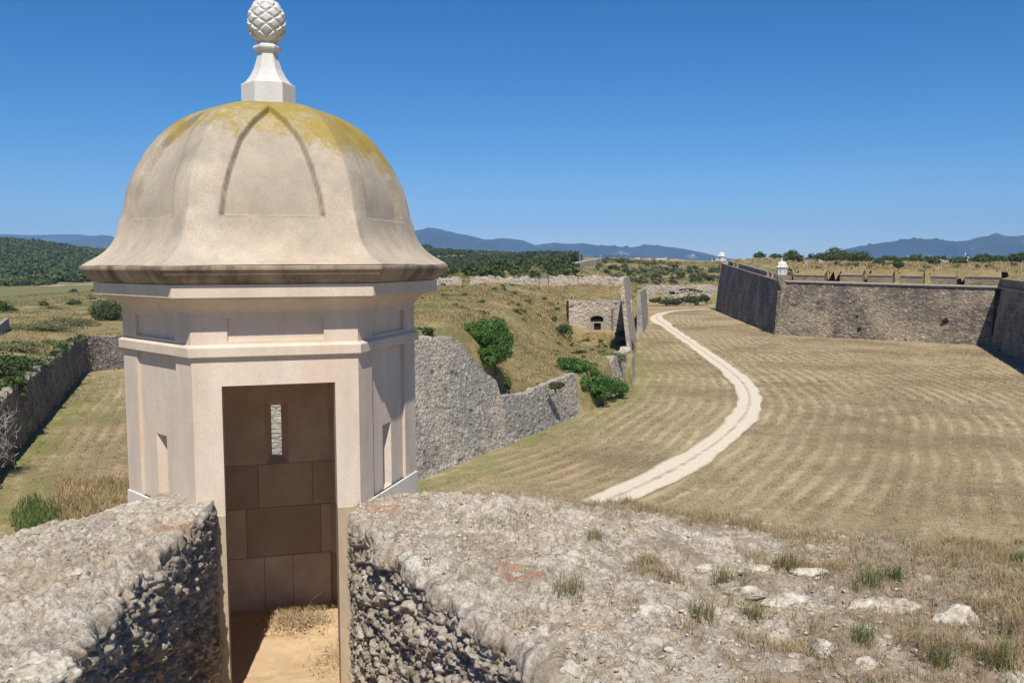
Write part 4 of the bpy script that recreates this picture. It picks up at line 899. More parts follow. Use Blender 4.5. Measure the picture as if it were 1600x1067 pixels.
def tR(px):                                                         # parameter of the right face top seen at px
    ts = np.linspace(0, 1, 400); P = K3[1]+(K3[2]-K3[1])*ts[:, None]; x = P[:, 0]/(P[:, 1]*cos(PITCH)-P[:, 2]*sin(PITCH))*FP+800; return float(np.interp(px, x, ts))
for i, (x0, x1, h) in enumerate([(1240, 1287, 1.8), (1312, 1347, 2.2), (1355, 1394, 2.2), (1406, 1442, 2.2), (1453, 1494, 2.3), (1507, 1586, 2.4)]):
    merlon(1, tR(x0), tR(x1), h, 4.2, 'merlon', 1.0, seed=i)
def tL(px):
    ts = np.linspace(0, 1, 400); P = K3[0]+(K3[1]-K3[0])*ts[:, None]; x = P[:, 0]/(P[:, 1]*cos(PITCH)-P[:, 2]*sin(PITCH))*FP+800; return float(np.interp(px, x, ts))
for i, (x0, x1) in enumerate([(1138, 1146), (1148.5, 1151), (1154, 1198), (1202, 1205), (1209, 1211.5), (1213, 1217)]):
    merlon(0, tL(x0), tL(x1), 1.5, 2.5, 'merlon', .2, seed=20+i)
merlon(2, .0, .9, 1.9, 3, 'merlon', 0, seed=40)
# putlog holes
for (px, py, s_) in ((1491, 506, .9), (1355.5, 517, .6), (1350, 498, .35)):
    b = MB(); t_ = tR(px); n2 = np.array([(Rr-Cc)[1], -(Rr-Cc)[0]])/LR; base_ = Cc+(Rr-Cc)*((px-1210)/338.); zz0 = D(px, py, base_[1])[2]
    p = Cc+(Rr-Cc)*t_; p = np.array([*(p-n2*(zz0+14)*.13+n2*.02), zz0]); V, F = I2; b.add(V*np.array([s_*.8, .25, s_*.55])*(1+RS.uniform(-.25, .25, (len(V), 1)))+p, F); b.build('wall_hole', M['dark'], bas)  # near-black lump painting the shade inside each hole
# terreplein on top
bp = [(1145, 418, 268), (1140, 408, 300), (1170, 404, 300), (1205, 406, 290), (1160, 410, 262), (1235, 421, 190), (1228, 412, 240), (1300, 424, 178), (1260, 416, 230), (1340, 417, 220), (1300, 410, 300), (1400, 425, 170), (1400, 417, 215), (1400, 414, 300), (1500, 427, 165), (1500, 418, 210), (1500, 415, 300), (1580, 429, 158), (1600, 420, 190), (1600, 417, 300), (1800, 430, 170), (1800, 418, 300), (1150, 411, 400), (1600, 415, 450), (1300, 412, 450)]
BT = np.array([np.concatenate([pol(*D(x, y, d)[:2])*np.array([3, 2.]), [D(x, y, d)[2]]]) for x, y, d in bp]); btps = TPS(BT, .01)
BP = np.array([KL[0]+np.array([2.8, 1.]), KL[1]+np.array([2.4, 3.2]), KL[2]+np.array([-2.0, 3.4]), KL[2]+np.array([3.4, .6]), KL[3]+np.array([3.4, 0.]), [250, 120], [260, 440], Ff+np.array([62, 40])])
def btop(X, Y):
    Q = np.stack([X, Y, 0*X], -1); return btps(pol(X, Y)*np.array([3, 2.]))+.25*fbm(Q*.12, 4, 71)
xm = np.arange(48, 262, 1.0); ym = np.arange(95, 445, 1.1); X, Y = np.meshgrid(xm, ym, indexing='ij'); sdp = polysd(X, Y, BP); Zm = btop(X, Y); Zm = np.where(sdp > -.4, np.minimum(Zm, -3.4), Zm)
Fm = gf(len(xm), len(ym)); kf = (sdp < .3).ravel()[Fm].all(1); o = mk('earthwork', np.stack([X, Y, Zm], -1).reshape(-1, 3), Fm[kf], M['mound'], None, True); tag(o, 'grassy earth on top of the bastion', 'ground', kind='structure')
# distant white sentry turrets
def small_turret(loc, s, label, z, whole=True, rz=.3):
    t = empty('sentry_turret', (loc[0], loc[1], z), label, 'turret', 'distant white sentry turrets')
    def part(nm, prof, n=6): b = MB(); b.lathe([(r*s, h*s) for r, h in prof], (loc[0], loc[1], z), n, rz); return b.build(nm, M['coping' if nm == 'corbel' else 'finial'], t)
    part('corbel', [(.05, -2.6), (.4, -2.0), (.85, -.6), (1.0, -.05), (1.02, .16), (.9, .18)]); part('wall', [(.95, .16), (.98, .17), (.98, 1.15), (.95, 1.17)])
    part('band', [(.9, 1.12), (1.04, 1.14), (1.04, 1.22), (.9, 1.24)]); part('frieze', [(.97, 1.2), (.97, 1.42)])
    part('cornice', [(.95, 1.4), (1.06, 1.44), (1.15, 1.50), (1.25, 1.56), (1.25, 1.62), (1.1, 1.64)])
    b = MB(); al_ = np.arange(48)*2*pi/48+rz; ga_ = ((al_-rz) % (pi/3))-pi/6; h_ = AP/np.cos(ga_); P = [[c*h_[i]*s*cos(al_[i])+loc[0], c*h_[i]*s*sin(al_[i])+loc[1], z+(1.62+zq)*s] for i in range(48) for zq, c in zip(pz, pr*(1.0))]
    b.add(P, gf(48, len(pz), True)); b.build('dome', M['finial'], t, True)
    part('finial', [(.18, 2.74), (.18, 2.9), (.08, 3.0), (.06, 3.12), (.09, 3.14), (.12, 3.25), (.1, 3.36), (.01, 3.44)], 10)
    for a in (-pi/2, -pi/2-pi/3, -pi/2+pi/3): b = MB(); b.box((loc[0]+.845*s*cos(a+rz), loc[1]+.845*s*sin(a+rz), z+.75*s), (.11*s, .11*s, .4*s), a+rz); b.build('loophole', M['dark'], t)  # near-black boxes painting the shade inside the openings
    return t
k1 = K3[1]; p = k1[:2]+(np.array([90, 260.])-k1[:2])/np.linalg.norm(np.array([90, 260.])-k1[:2])*-.3
small_turret(p, 1.02, 'small white domed turret on the near corner of the dark bastion', k1[2]+1.35, rz=.45)
k0 = K3[0]; small_turret(k0[:2]+np.array([-.1, .6]), 1.0, 'small white domed turret at the far left end of the bastion', k0[2]+.7, rz=.2)
p = D(1508, 424, 330); small_turret(p[:2], 1.7, 'far white turret dome half hidden behind trees right of the bastion', p[2], rz=.1)
# ---------------------------------------------------------------- vegetation
def crown(n, rad, leaf, seed, clumps=14, flat=1.0, fill=.75, base=.0):
    rs = np.random.RandomState(seed); d = rs.normal(size=(clumps, 3)); d /= np.linalg.norm(d, axis=1)[:, None]; d[:, 2] = np.abs(d[:, 2])*.9-.15+base
    cc = d*rs.uniform(.35, .78, (clumps, 1)); cr = rs.uniform(.28, .5, clumps)
    k = rs.randint(0, clumps, n); v = rs.normal(size=(n, 3)); v /= np.linalg.norm(v, axis=1)[:, None]
    r = rs.uniform(fill, 1.0, n)**.6; P = cc[k]+v*(cr[k]*r)[:, None]; P = P*np.array(rad)*np.array([1, 1, flat])
    out = rs.rand(n) < .1; P[out] *= rs.uniform(1.05, 1.28, (int(out.sum()), 1))
    nrm = v+rs.normal(0, .45, (n, 3)); nrm /= np.linalg.norm(nrm, axis=1)[:, None]
    a = np.cross(nrm, rs.normal(size=(n, 3))); a /= np.linalg.norm(a, axis=1)[:, None]; b = np.cross(nrm, a); s = leaf*rs.uniform(.6, 1.3, n)[:, None]
    V = np.stack([P-a*s, P+b*s*.6, P+a*s, P-b*s*.6], 1)
    return V.reshape(-1, 3), np.arange(n*4).reshape(-1, 4), np.repeat(np.clip(rs.uniform(0, 1, n)*.7+.3*rs.rand(clumps)[k], 0, 1), 4)
def core(rad, seed, k=.62):
    V, F = I2; return V*np.array(rad)*k*.72*(1+.2*noise(V*2+seed))[:, None]+np.array([0, 0, rad[2]*.15]), F
def plant(name, p, rad, m, label, cat, n=2500, leaf=.12, seed=1, clumps=14, trunk=.0, group=None, flat=1.0):
    p = np.array(p, float); t = empty(name, p, label, cat, group)
    h = trunk+rad[2]*.35
    V, F, a = crown(n, rad, leaf, seed, clumps, flat); V = V+p+np.array([0, 0, h])
    b = MB(); b.add(V, F, a); c, f = core(rad, seed); b.add(c+p+np.array([0, 0, h]), f, .1); b.build('crown', m, t)
    b = MB(); rs = np.random.RandomState(seed)
    b.tube([p+np.array([0, 0, -.4]), p+np.array([rs.uniform(-.1, .1), 0, h*.6]), p+np.array([rs.uniform(-.2, .2)*rad[0], 0, h+rad[2]*.2])], [max(.06, rad[0]*.09), max(.05, rad[0]*.07), .02], 7)
    for i in range(4):
        q = rs.normal(0, .5, 3)*np.array(rad); q[2] = abs(q[2])*.6; b.tube([p+np.array([0, 0, h*.5]), p+np.array([0, 0, h])+q*.5, p+np.array([0, 0, h])+q], [max(.03, rad[0]*.04), .03, .01], 5)
    b.build('trunk' if trunk > .5 else 'stem', M['bark'], t); return t
def on(fn, px, d, py=430):                # a point of a ground function straight out along pixel column px
    r = D(px, py, d); return np.array([r[0], r[1], float(fn(np.array([[r[0]]]), np.array([[r[1]]]))[0, 0])])
# ivy and bushes on the outwork
def ivy_sheet(name, P, N, m, label, n, leaf, seed, rn=.35, cat='ivy'):   # leaves over a patch given by points and outward normals
    pass
c = D(765, 538, 70.5); t = empty('ivy_bush', (c[0], c[1], c[2]-2), 'large glossy green ivy bush hanging over the high broken wall end', 'bush')
b = MB()
for k, (px, py, d, rx, rz) in enumerate([(768, 516, 71, 1.25, 1.1), (782, 530, 71, .95, 1.2), (748, 520, 70, 1.1, .85), (765, 538, 70, 1.3, 1.1), (783, 552, 69.5, .85, 1.2), (740, 512, 70.5, .8, .6), (772, 560, 69.3, .7, .8), (757, 528, 69.5, 1.0, .9), (777, 509, 71.5, .8, .9), (764, 551, 69.4, .7, .7)]):
    q = D(px, py, d); rx *= 1.25; rz *= 1.25; V, F, a = crown(2500, (rx, .95, rz), .085, 200+k, 9); V[:, 2] -= rz*.12; b.add(V*1.0+q, F, a); cc, f = core((rx, .8, rz), k, .45); b.add(cc+q, f, .1)
b.build('crown', M['ivy'], t); b = MB(); q = D(775, 575, 69.8); b.tube([q+np.array([0, .3, -.6]), D(770, 550, 70), D(765, 530, 70.6)], [.12, .09, .04]); b.build('stem', M['bark'], t)
c = D(925, 595, 88); t = empty('ivy_bush', (c[0], c[1], -14), 'broad ivy thicket spilling down the breach to the ditch floor', 'bush'); b = MB()
for k, (px, py, d, rx, rz) in enumerate([(885, 567, 86, 1.2, .7), (893, 574, 85, 1.5, 1.0), (903, 583, 85, 1.6, 1.2), (917, 590, 87, 1.7, 1.4), (930, 600, 88, 1.8, 1.5), (945, 606, 90, 1.6, 1.4), (958, 609, 92, 1.4, 1.2), (938, 617, 87, 1.7, .9), (911, 600, 84.5, 1.2, 1.2), (925, 612, 86, 1.4, 1.0), (968, 610, 94, 1.0, .9), (918, 575, 90, 1.3, .8), (905, 570, 90, 1.1, .6)]):
    q = D(px, py, d); V, F, a = crown(1900, (rx, 1.2, rz), .11, 300+k, 9); b.add(V+q, F, a); cc, f = core((rx, 1.0, rz), k, .45); b.add(cc+q, f, .1)
b.build('crown', M['ivy'], t)
ml = [((880, 516), 128, (1.6, 1.4, 1.1), 'shrub', 'dark round shrub on the slope left of the casemate'), ((976, 540), 112, (1.5, 1.1, 1.3), 'shrub', 'dark shrub at the right end of the grassy ledge'), ((868, 603), 75.5, (.9, .6, .5), 'shrub', 'small dark bush overhanging the low wall top'), ((955, 560), 99, (1.5, .6, 1.0), 'greengrass', 'bright green creeper on the wall fragment'),
 ((700, 508), 78, (2.6, 1.0, .35), 'ivy', 'low green creeper patch behind the high wall'), ((660, 515), 64, (1.0, .8, .4), 'shrub', 'low dark plant beside the turret on the high wall top'), ((792, 600), 70.2, (.35, .35, .8), 'ivy', 'narrow ivy strand at the foot of the breach'), ((975, 522), 133, (1.4, .8, .5), 'shrub', 'leafy weeds at the foot of the casemate right corner'), ((918, 524), 137.5, (.9, .5, .5), 'ivy', 'leafy weeds left of the casemate door')]
for i, ((px, py), d, rad, m, lb) in enumerate(ml):
    q = D(px, py, d); q[2] -= rad[2]*.5; plant('shrub', q, rad, M[m], lb, 'shrub', 1600, .09 if d < 100 else .12, 400+i, 9)
# bushes of the far wall foot
for i, (px, py, rx, lb) in enumerate([(1024, 468, 1.3, 'dark bush at the left foot of the far broken wall'), (1040, 471, 1.6, 'second bush from the left under the far broken wall'), (1058, 472, 1.7, 'middle bush among rubble under the far wall cave-in'), (1078, 470, 1.8, 'bush right of centre under the far wall cave-in'), (1097, 467, 1.9, 'rightmost large bush under the far broken wall')]):
    q = D(px, py+5, 293); q[2] = max(q[2], -14); plant('bush', q, (rx*1.6, 1.2, rx), M['shrub'], lb, 'bush', 900, .26, 450+i, 9)
# bushes left of the ditch
bl = [(172, 504, 152, (3.6, 3.2, 3.5), 'shrub', 'large round dark green bush against the turret left side', 3600, .16), (67, 482, 215, (1.3, 1.2, 1.2), 'shrub', 'leftmost lone bush on the stony slope beyond the ditch', 700, .2), (82, 484, 200, (1.6, 1.0, .7), 'gorse', 'low pale bush between two dark lone bushes', 600, .2),
 (113, 480, 215, (1.7, 1.4, 1.3), 'shrub', 'middle lone bush on the stony slope beyond the ditch', 700, .2), (143, 473, 250, (1.5, 1.3, 1.4), 'gorse', 'greyish bush left of the large round bush', 600, .22), (114, 463, 330, (1.6, 1.3, 1.4), 'shrub', 'small bush at the edge of the green field', 500, .26), (146, 461, 340, (1.1, 1, 1.1), 'shrub', 'tiny bush right of the one at the green field edge', 400, .26),
 (0, 483, 190, (2.6, 2, 3.2), 'shrub', 'dark bush cut by the left frame edge on the slope', 1200, .2), (14, 482, 200, (1.9, 1.4, 1.3), 'shrub', 'round bush next to the one cut by the left frame edge', 900, .2)]
for i, (px, py, d, rad, m, lb, n, lf) in enumerate(bl):
    q = on(terr0, px, d); q[2] -= rad[2]*.15; plant('bush', q, rad, M[m], lb, 'bush', n, lf, 500+i, 12)
for i, (px, d, rad, m, lb) in enumerate([(12, 100, (5.5, 2.6, 1.1), 'gorse', 'bramble thicket on the slope at far left'), (60, 128, (7.5, 3, 1.3), 'gorse', 'wide olive bramble patch above the counterscarp wall'), (105, 140, (5.5, 3, 1.2), 'gorse', 'right end of the bramble patch above the counterscarp wall'),
   (22, 86, (3.2, 1.8, 1.7), 'shrub', 'dark overgrowth spilling over the counterscarp wall top'), (3, 80, (2.2, 1.5, 1.9), 'shrub', 'dark overgrowth at the left frame edge over the wall'), (85, 112, (2.2, 1.5, .8), 'greengrass', 'bright green plant on top of the counterscarp bend'), (3, 71, (1.6, 1.2, 1.4), 'greengrass', 'light green bush low at the left frame edge')]):
    q = on(terr0, px, d); q[2] -= .2; plant('bramble', q, rad, M[m], lb, 'bramble', 2600, .13, 540+i, 22)
# dead shrub
q = np.array([*G(2, 722)[:2], -14]); q = D(-8, 700, 58); t = empty('dead_shrub', q, 'bare grey dead shrub against the shadowed wall at the left edge', 'shrub'); b = MB(); rs = np.random.RandomState(8)
for i in range(300):
    a = rs.uniform(0, 2*pi); L_ = rs.uniform(.4, 1.5); e = rs.uniform(.4, 1.5); s0 = q+rs.normal(0, .6, 3)*np.array([1, .6, 1])+np.array([0, 0, rs.uniform(-.5, 2.2)])
    e_ = s0+L_*np.array([cos(a)*cos(e), sin(a)*cos(e), sin(e)*.8]); b.tube([s0, (s0+e_)/2+rs.normal(0, .12, 3), e_], [.022, .016, .006], 3, rs.rand())
b.build('twigs', M['dead'], t)
# tall plants on the ditch floor at left
gq = []; rs = np.random.RandomState(3)
for px, py, w in [(62, 812, 22), (55, 800, 18), (70, 822, 16), (48, 822, 14)]:
    for _ in range(60): gq.append(G(px+rs.normal(0, w*.6), py+rs.normal(0, 12)))
b = MB(); b.add(*blades(np.array(gq), .75, .06, .5, 12, 61, .2)); tag(b.build('tall_weeds', M['greengrass'], origin=G(62, 812)), 'patch of tall green weeds on the left ditch floor', 'weeds')
gq = np.array([G(rs.uniform(95, 215), rs.uniform(752, 850)) for _ in range(900)]); gq = gq[gq[:, 1] < 60]; b = MB(); b.add(*blades(gq, .85, .05, .5, 10, 62, .3)); tag(b.build('tall_grass', M['drygrass'], origin=G(150, 800)), 'stand of tall golden grass on the left ditch floor by the turret', 'grass', kind='stuff')
A1s = lambda px: math.atan((px-800)/FP)
# rough grass cover as blades
def cover(name, fn, poly, n, hh, m, label, seed, msk=None, w=.05, nb=5, bb=None, cl=.25):
    rs = np.random.RandomState(seed); P = poly; lo, hi = P.min(0), P.max(0)
    if bb: lo, hi = np.array(bb[:2]), np.array(bb[2:])
    x = rs.uniform(lo[0], hi[0], n*3); y = rs.uniform(lo[1], hi[1], n*3); k = polysd(x, y, P) < -.2; x, y = x[k], y[k]
    c = noise(np.stack([x*cl, y*cl, 0*x], -1), seed); k = (c > rs.uniform(-.9, .5, len(c))) & (np.abs(x/y) < .64)
    if msk is not None: k &= msk(x, y)
    x, y = x[k][:n], y[k][:n]; z = fn(x[:, None], y[:, None])[:, 0]; d = np.hypot(x, y)
    b = MB(); b.add(*blades(np.stack([x, y, z-.03], -1), hh*np.clip(.6+.5*c[k][:n], .3, 1.3), w*np.clip(d/90, .6, 3), .8, nb, seed, .25)); tag(b.build(name, m), label, 'grass', kind='stuff')
front = lambda x, y: ~((x > fx0-.2) & (x < fx1+.3) & (y < 146) & (y > 137.5))
cover('rough_grass', mound, MPOLY, 34000, .42, M['drygrass'], 'golden rough grass covering the ruined outwork', 81, front)
cover('green_growth', mound, MPOLY, 15000, .42, M['midgrass'], 'greener growth mixed in the outwork grass', 82, front, cl=.12)
cover('low_greenery', mound, MPOLY, 9000, .38, M['greengrass'], 'fresh green growth low in the outwork breach', 83, lambda x, y: front(x, y) & (((y < 95) & (x > -2)) | ((y > 118) & (y < 137) & (x > 7))), cl=.2)
TPLY = np.array([[-110, 60], [-34, 58.5], [-58.5, 118], [-46, 123.5], [-20, 260], [-80, 330], [-180, 330]])
cover('slope_grass', lambda x, y: terr0(x, y), TPLY, 15000, .65, M['midgrass'], 'tall half dry grass on the slope above the counterscarp', 84, lambda x, y: polysd(x, y, POLY) > .6)
TP2 = np.array([[20, 175], [46, 304], [100, 310], [135, 500], [40, 520], [-40, 420], [-30, 200], [20, 175]])
cover('hillside_grass', lambda x, y: terr0(x, y), TP2, 14000, .9, M['midgrass'], 'shaggy grass on the hill behind the outwork', 85, lambda x, y: polysd(x, y, POLY) > .8, w=.08)
cover('bastion_grass', btop, BP, 16000, .8, M['drygrass'], 'tall golden grass growing on the bastion top', 86, lambda x, y: y < 330, w=.07)
# stubble and hay windrows on the ditch floor
rs = np.random.RandomState(90); u_ = rs.uniform(0, 1, 330000); r_ = 36*np.exp(u_*math.log(210/36)); a_ = rs.uniform(A1s(-30), A1s(1640), len(r_)); x, y = r_*np.sin(a_), r_*np.cos(a_)
fi = np.clip(np.searchsorted(xs_, x)-1, 0, len(xs_)-2); fj = np.clip(np.searchsorted(ys_, y)-1, 0, len(ys_)-2); fu = (x-xs_[fi])/(xs_[fi+1]-xs_[fi]); fv = (y-ys_[fj])/(ys_[fj+1]-ys_[fj])
rw = row_[fi, fj]*(1-fu)*(1-fv)+row_[fi+1, fj]*fu*(1-fv)+row_[fi, fj+1]*(1-fu)*fv+row_[fi+1, fj+1]*fu*fv
q3 = np.stack([x, y, 0*x], -1); rwn = rw+1.0*noise(q3*.03, 5)+.12*noise(q3*.4, 6); st_ = np.sin(rwn*2*pi/1.35)
pk = sst(-.3, .9, st_)*(.35+.65*sst(-.5, .4, noise(q3*.06, 8)))*sst(-.9, .3, noise(q3*.8, 9))+.07
k = (rs.uniform(0, 1, len(x)) < pk) & (np.abs(sdist(x, y, RL[::6])) > 1.7) & (polysd(x, y, POLY) < -.4)
for B_ in (np.array([[-12.9, 41.8], [6.2, 81.8], [14.4, 104.8], [22.3, 160], [-26, 178], [-33, 112]]), np.array([Cc, Rr, S2, [250, 90], [250, 300], Ff])): k &= polysd(x, y, B_) > .4
x, y, st_ = x[k], y[k], st_[k]; d = np.hypot(x, y); hay = np.stack([x, y, np.full(len(x), -13.96)], -1); print('hay', len(x))
b = MB(); b.add(*blades(hay, .05+.05*np.clip(d/60, .7, 2), .03*np.clip(d/60, .7, 2.6), 2.2, 3, 91, .12, .3)); tag(b.build('hay_stubble', M['hay']), 'cut hay lying in curved rows on the ditch floor', 'hay', kind='stuff')
# scrub bushes on the hill behind: one mass
rs = np.random.RandomState(12)
protos = [crown(110, (1, 1, 1), .22, 900+i, 8) for i in range(5)]
pinep = [crown(85, (1, 1, 1.1), .28, 920+i, 7) for i in range(5)]
def mass(name, P, S, pr_, m, label, cat, seed, aspect=1.0):
    rs = np.random.RandomState(seed); b = MB()
    for k, (V, F, a) in enumerate(pr_):
        sel = np.arange(len(P)) % len(pr_) == k; Q = P[sel]; s_ = S[sel]; n = len(Q)
        if not n: continue
        an = rs.uniform(0, 2*pi, n); sc = s_[:, None]*np.stack([rs.uniform(.8, 1.2, n)]*2+[rs.uniform(.75, 1.2, n)*aspect], -1)
        W_ = V[None]*sc[:, None]; x = W_[..., 0]*np.cos(an)[:, None]-W_[..., 1]*np.sin(an)[:, None]; y = W_[..., 0]*np.sin(an)[:, None]+W_[..., 1]*np.cos(an)[:, None]
        W_ = np.stack([x, y, W_[..., 2]+s_[:, None]*.5*aspect], -1)+Q[:, None]
        b.add(W_.reshape(-1, 3), (F[None]+np.arange(n)[:, None, None]*len(V)).reshape(-1, 4), np.clip((np.tile(a, n)*.55+np.repeat(rs.uniform(0, .45, n), len(V))), 0, 1))
    return tag(b.build(name, m), label, cat, kind='stuff')
def scatter(n, a0, a1, r0, r1, seed, msk, fn=terr0, cl=.01, thr=-2):
    rs = np.random.RandomState(seed); a = rs.uniform(a0, a1, n); r = np.sqrt(rs.uniform(r0**2, r1**2, n)); x, y = r*np.sin(a), r*np.cos(a); c = noise(np.stack([x*cl, y*cl, 0*x], -1), seed)
    k = msk(x, y, a, r) & (c > thr); x, y = x[k], y[k]; return np.stack([x, y, fn(x[:, None], y[:, None])[:, 0]], -1)
A1 = lambda px: math.atan((px-800)/FP)
P = scatter(9500, A1(-60), A1(300), 690, 1420, 31, lambda x, y, a, r: (r > 690+40*np.sin(a*30)) , thr=-.75)
mass('forest', P, np.random.RandomState(1).uniform(2.6, 5.2, len(P)), pinep, M['pine'], 'dense dark pine forest covering the left hill', 'forest', 41, 1.15)
P = scatter(1900, A1(560), A1(905), 380, 1080, 52, lambda x, y, a, r: (r > 430), thr=-.6, cl=.02)
mass('scrub', P, np.random.RandomState(22).uniform(1.2, 3.0, len(P)), protos, M['gorse'], 'pale scrub filling the clearings of the wood right of the dome', 'scrub', 52, .8)
P = scatter(6500, A1(560), A1(905), 380, 1080, 32, lambda x, y, a, r: (r > 430) & (y > 430+0*x), thr=-.08, cl=.016)
mass('forest', P, np.random.RandomState(2).uniform(1.3, 3.3, len(P)), pinep, M['shrub'], 'mixed pine wood on the hill right of the big dome', 'forest', 42, 1.1)
rs = np.random.RandomState(61); xw = rs.uniform(-30, 20, 900); yw = rs.uniform(52, 165, 900); kw = (polysd(xw, yw, MPOLY) < -1.5) & front(xw, yw) & (noise(np.stack([xw*.09, yw*.09, 0*xw], -1), 6) > .1); xw, yw = xw[kw][:190], yw[kw][:190]
P = np.stack([xw, yw, mound(xw[:, None], yw[:, None])[:, 0]-.15], -1)
mass('weeds', P, rs.uniform(.2, .75, len(P)), protos, M['shrub'], 'small dark weeds dotted through the outwork grass', 'weeds', 49, .8)
P = scatter(900, A1(640), A1(900), 215, 470, 33, lambda x, y, a, r: polysd(x, y, POLY) > 4, thr=-.1, cl=.03)
mass('scrub', P, np.random.RandomState(3).uniform(.8, 2.4, len(P)), protos, M['shrub'], 'grey green scrub behind the ruined parapet', 'scrub', 43, .8)
P = scatter(700, A1(930), A1(1135), 305, 520, 34, lambda x, y, a, r: polysd(x, y, POLY) > 4, thr=.05, cl=.03)
mass('scrub', P, np.random.RandomState(4).uniform(.7, 2.2, len(P)), protos, M['gorse'], 'pale shrubs dotting the hill above the far ditch wall', 'scrub', 44, .8)
P = scatter(260, A1(930), A1(1135), 305, 520, 36, lambda x, y, a, r: polysd(x, y, POLY) > 4, thr=.0, cl=.02)
mass('scrub', P, np.random.RandomState(4).uniform(.8, 2.0, len(P)), protos, M['shrub'], 'dark shrubs dotting the hill above the far ditch wall', 'scrub', 48, .8)
P = scatter(420, A1(-60), A1(300), 590, 700, 35, lambda x, y, a, r: (np.abs(r-(672+10*np.sin(a*40))) < 18) | ((a < A1(85)) & (np.abs(r-600) < 26)), thr=-.8)
mass('hedgerow', P, np.random.RandomState(5).uniform(3.0, 5.0, len(P)), protos, M['pine'], 'dark hedgerow trees between the fields and the forest', 'hedge', 45)
i_ = np.random.RandomState(9).uniform(0, 148, 60); w_ = np.stack([np.interp(i_, np.arange(150), cs[:, 0]), np.interp(i_, np.arange(150), cs[:, 1])], -1); w_[:, 0] -= .9; w_[:, 1] += .5; w_ = w_[w_[:, 1] < 124]
P = np.concatenate([w_, np.full((len(w_), 1), -9.75)], 1)
mass('weeds', P, np.random.RandomState(10).uniform(.3, 1.0, len(P)), protos, M['shrub'], 'weeds and brambles fringing the counterscarp wall top', 'weeds', 50, .8)
# trees on and behind the bastion
tr = [(1238, 240, (2.9, 2.6, 2.9), 'round tree on the bastion just right of the corner turret', 402), (1290, 262, (4.0, 3, 2.6), 'leftmost spreading tree of the dark clump on the bastion', 407), (1309, 268, (4.6, 3, 3.6), 'tallest tree of the dark clump on the bastion', 405), (1327, 262, (3.6, 3, 2.6), 'lower tree inside the dark clump on the bastion', 409), (1343, 258, (3.6, 3, 3.3), 'right hand tree of the dark clump on the bastion', 407),
 (1373, 205, (1.8, 1.8, 1.7), 'dark dense tree standing alone behind the second merlon', 411), (1460, 205, (1.5, 1.5, 1.35), 'dark round tree left of the pair near the far dome', 412), (1498, 215, (2.2, 2, 1.9), 'dark broad tree directly in front of the far dome', 416), (1187, 285, (2.2, 2, 2.0), 'small bush on the grassy crest left of the corner turret', 404), (1213, 280, (2.4, 2, 1.6), 'low bush touching the corner turret left side', 408),
 (1535, 255, (3.4, 3, 2.4), 'low tree right of the far dome', 416), (1556, 262, (3.6, 3, 2.6), 'second tree right of the far dome', 416), (1585, 250, (3.6, 3, 3.0), 'tree near the right frame edge on the bastion', 415), (1602, 248, (3.4, 3, 2.8), 'tree cut by the right frame edge on the bastion', 416), (1402, 172, (1.0, 1, 1.0), 'leafy bush in the gap between merlons at centre of the bastion', 424), (1418, 300, (2.6, 2, 1.8), 'small far bush between the lone tree and the round tree', 413)]
for i, (px, d, rad, lb, pyb) in enumerate(tr):
    q = on(btop, px, d); q[2] = max(q[2]-.5, D(px, 423, d)[2]) if px > 1225 else q[2]-.9; plant('tree', q, rad, M['shrub'], lb, 'tree', 1500, .26, 600+i, 12, trunk=.25)
P = scatter(240, A1(1260), A1(1640), 270, 420, 37, lambda x, y, a, r: y > 260, fn=btop, thr=-.2, cl=.03)
mass('scrub', P, np.random.RandomState(6).uniform(.8, 2.3, len(P)), protos, M['shrub'], 'scrub in a low band along the back of the bastion', 'scrub', 46, .8)
P = scatter(60, A1(1235), A1(1600), 172, 245, 38, lambda x, y, a, r: polysd(x, y, BP) < -3, fn=btop, thr=.1, cl=.05)
mass('scrub', P, np.random.RandomState(7).uniform(.5, 1.2, len(P)), protos, M['gorse'], 'low bushes in the dry grass behind the merlons', 'scrub', 47, .8)
# small ruins on the bastion
for i, (px, py, d, w, h, lb) in enumerate([(1261, 418, 205, 1.0, 2.2, 'short pale stone post behind the corner turret'), (1283, 414, 235, 1.2, 2.0, 'low pale block among the grass on the bastion'), (1475, 415, 240, 4.0, 1.8, 'long low ruined wall left of the far dome'), (1590, 427, 185, 6.0, 1.0, 'pale flat ruined wall at the right frame edge')]):
    q = D(px, py, d); wall('ruin_wall', [q[:2]-np.array([w/2, 0]), q[:2]+np.array([w/2, 0])], [(0, q[2]+h*.4), (w*.3, q[2]+h*.5), (w, q[2]+h*.3)], .8, .02, M['pale_masonry'], du=.3, amp=.06, seed=70+i, z0=q[2]-2, label=lb)
q = D(3, 497, 118); wall('kerb_wall', [D(-4, 508, 112)[:2], D(14, 492, 126)[:2]], [(0, D(-4, 506, 112)[2]), (16, D(14, 492, 126)[2])], .5, .0, M['coping'], du=.5, amp=.02, seed=80, z0=-12, label='pale sloping stone kerb at the left frame edge', tnoise=.02)
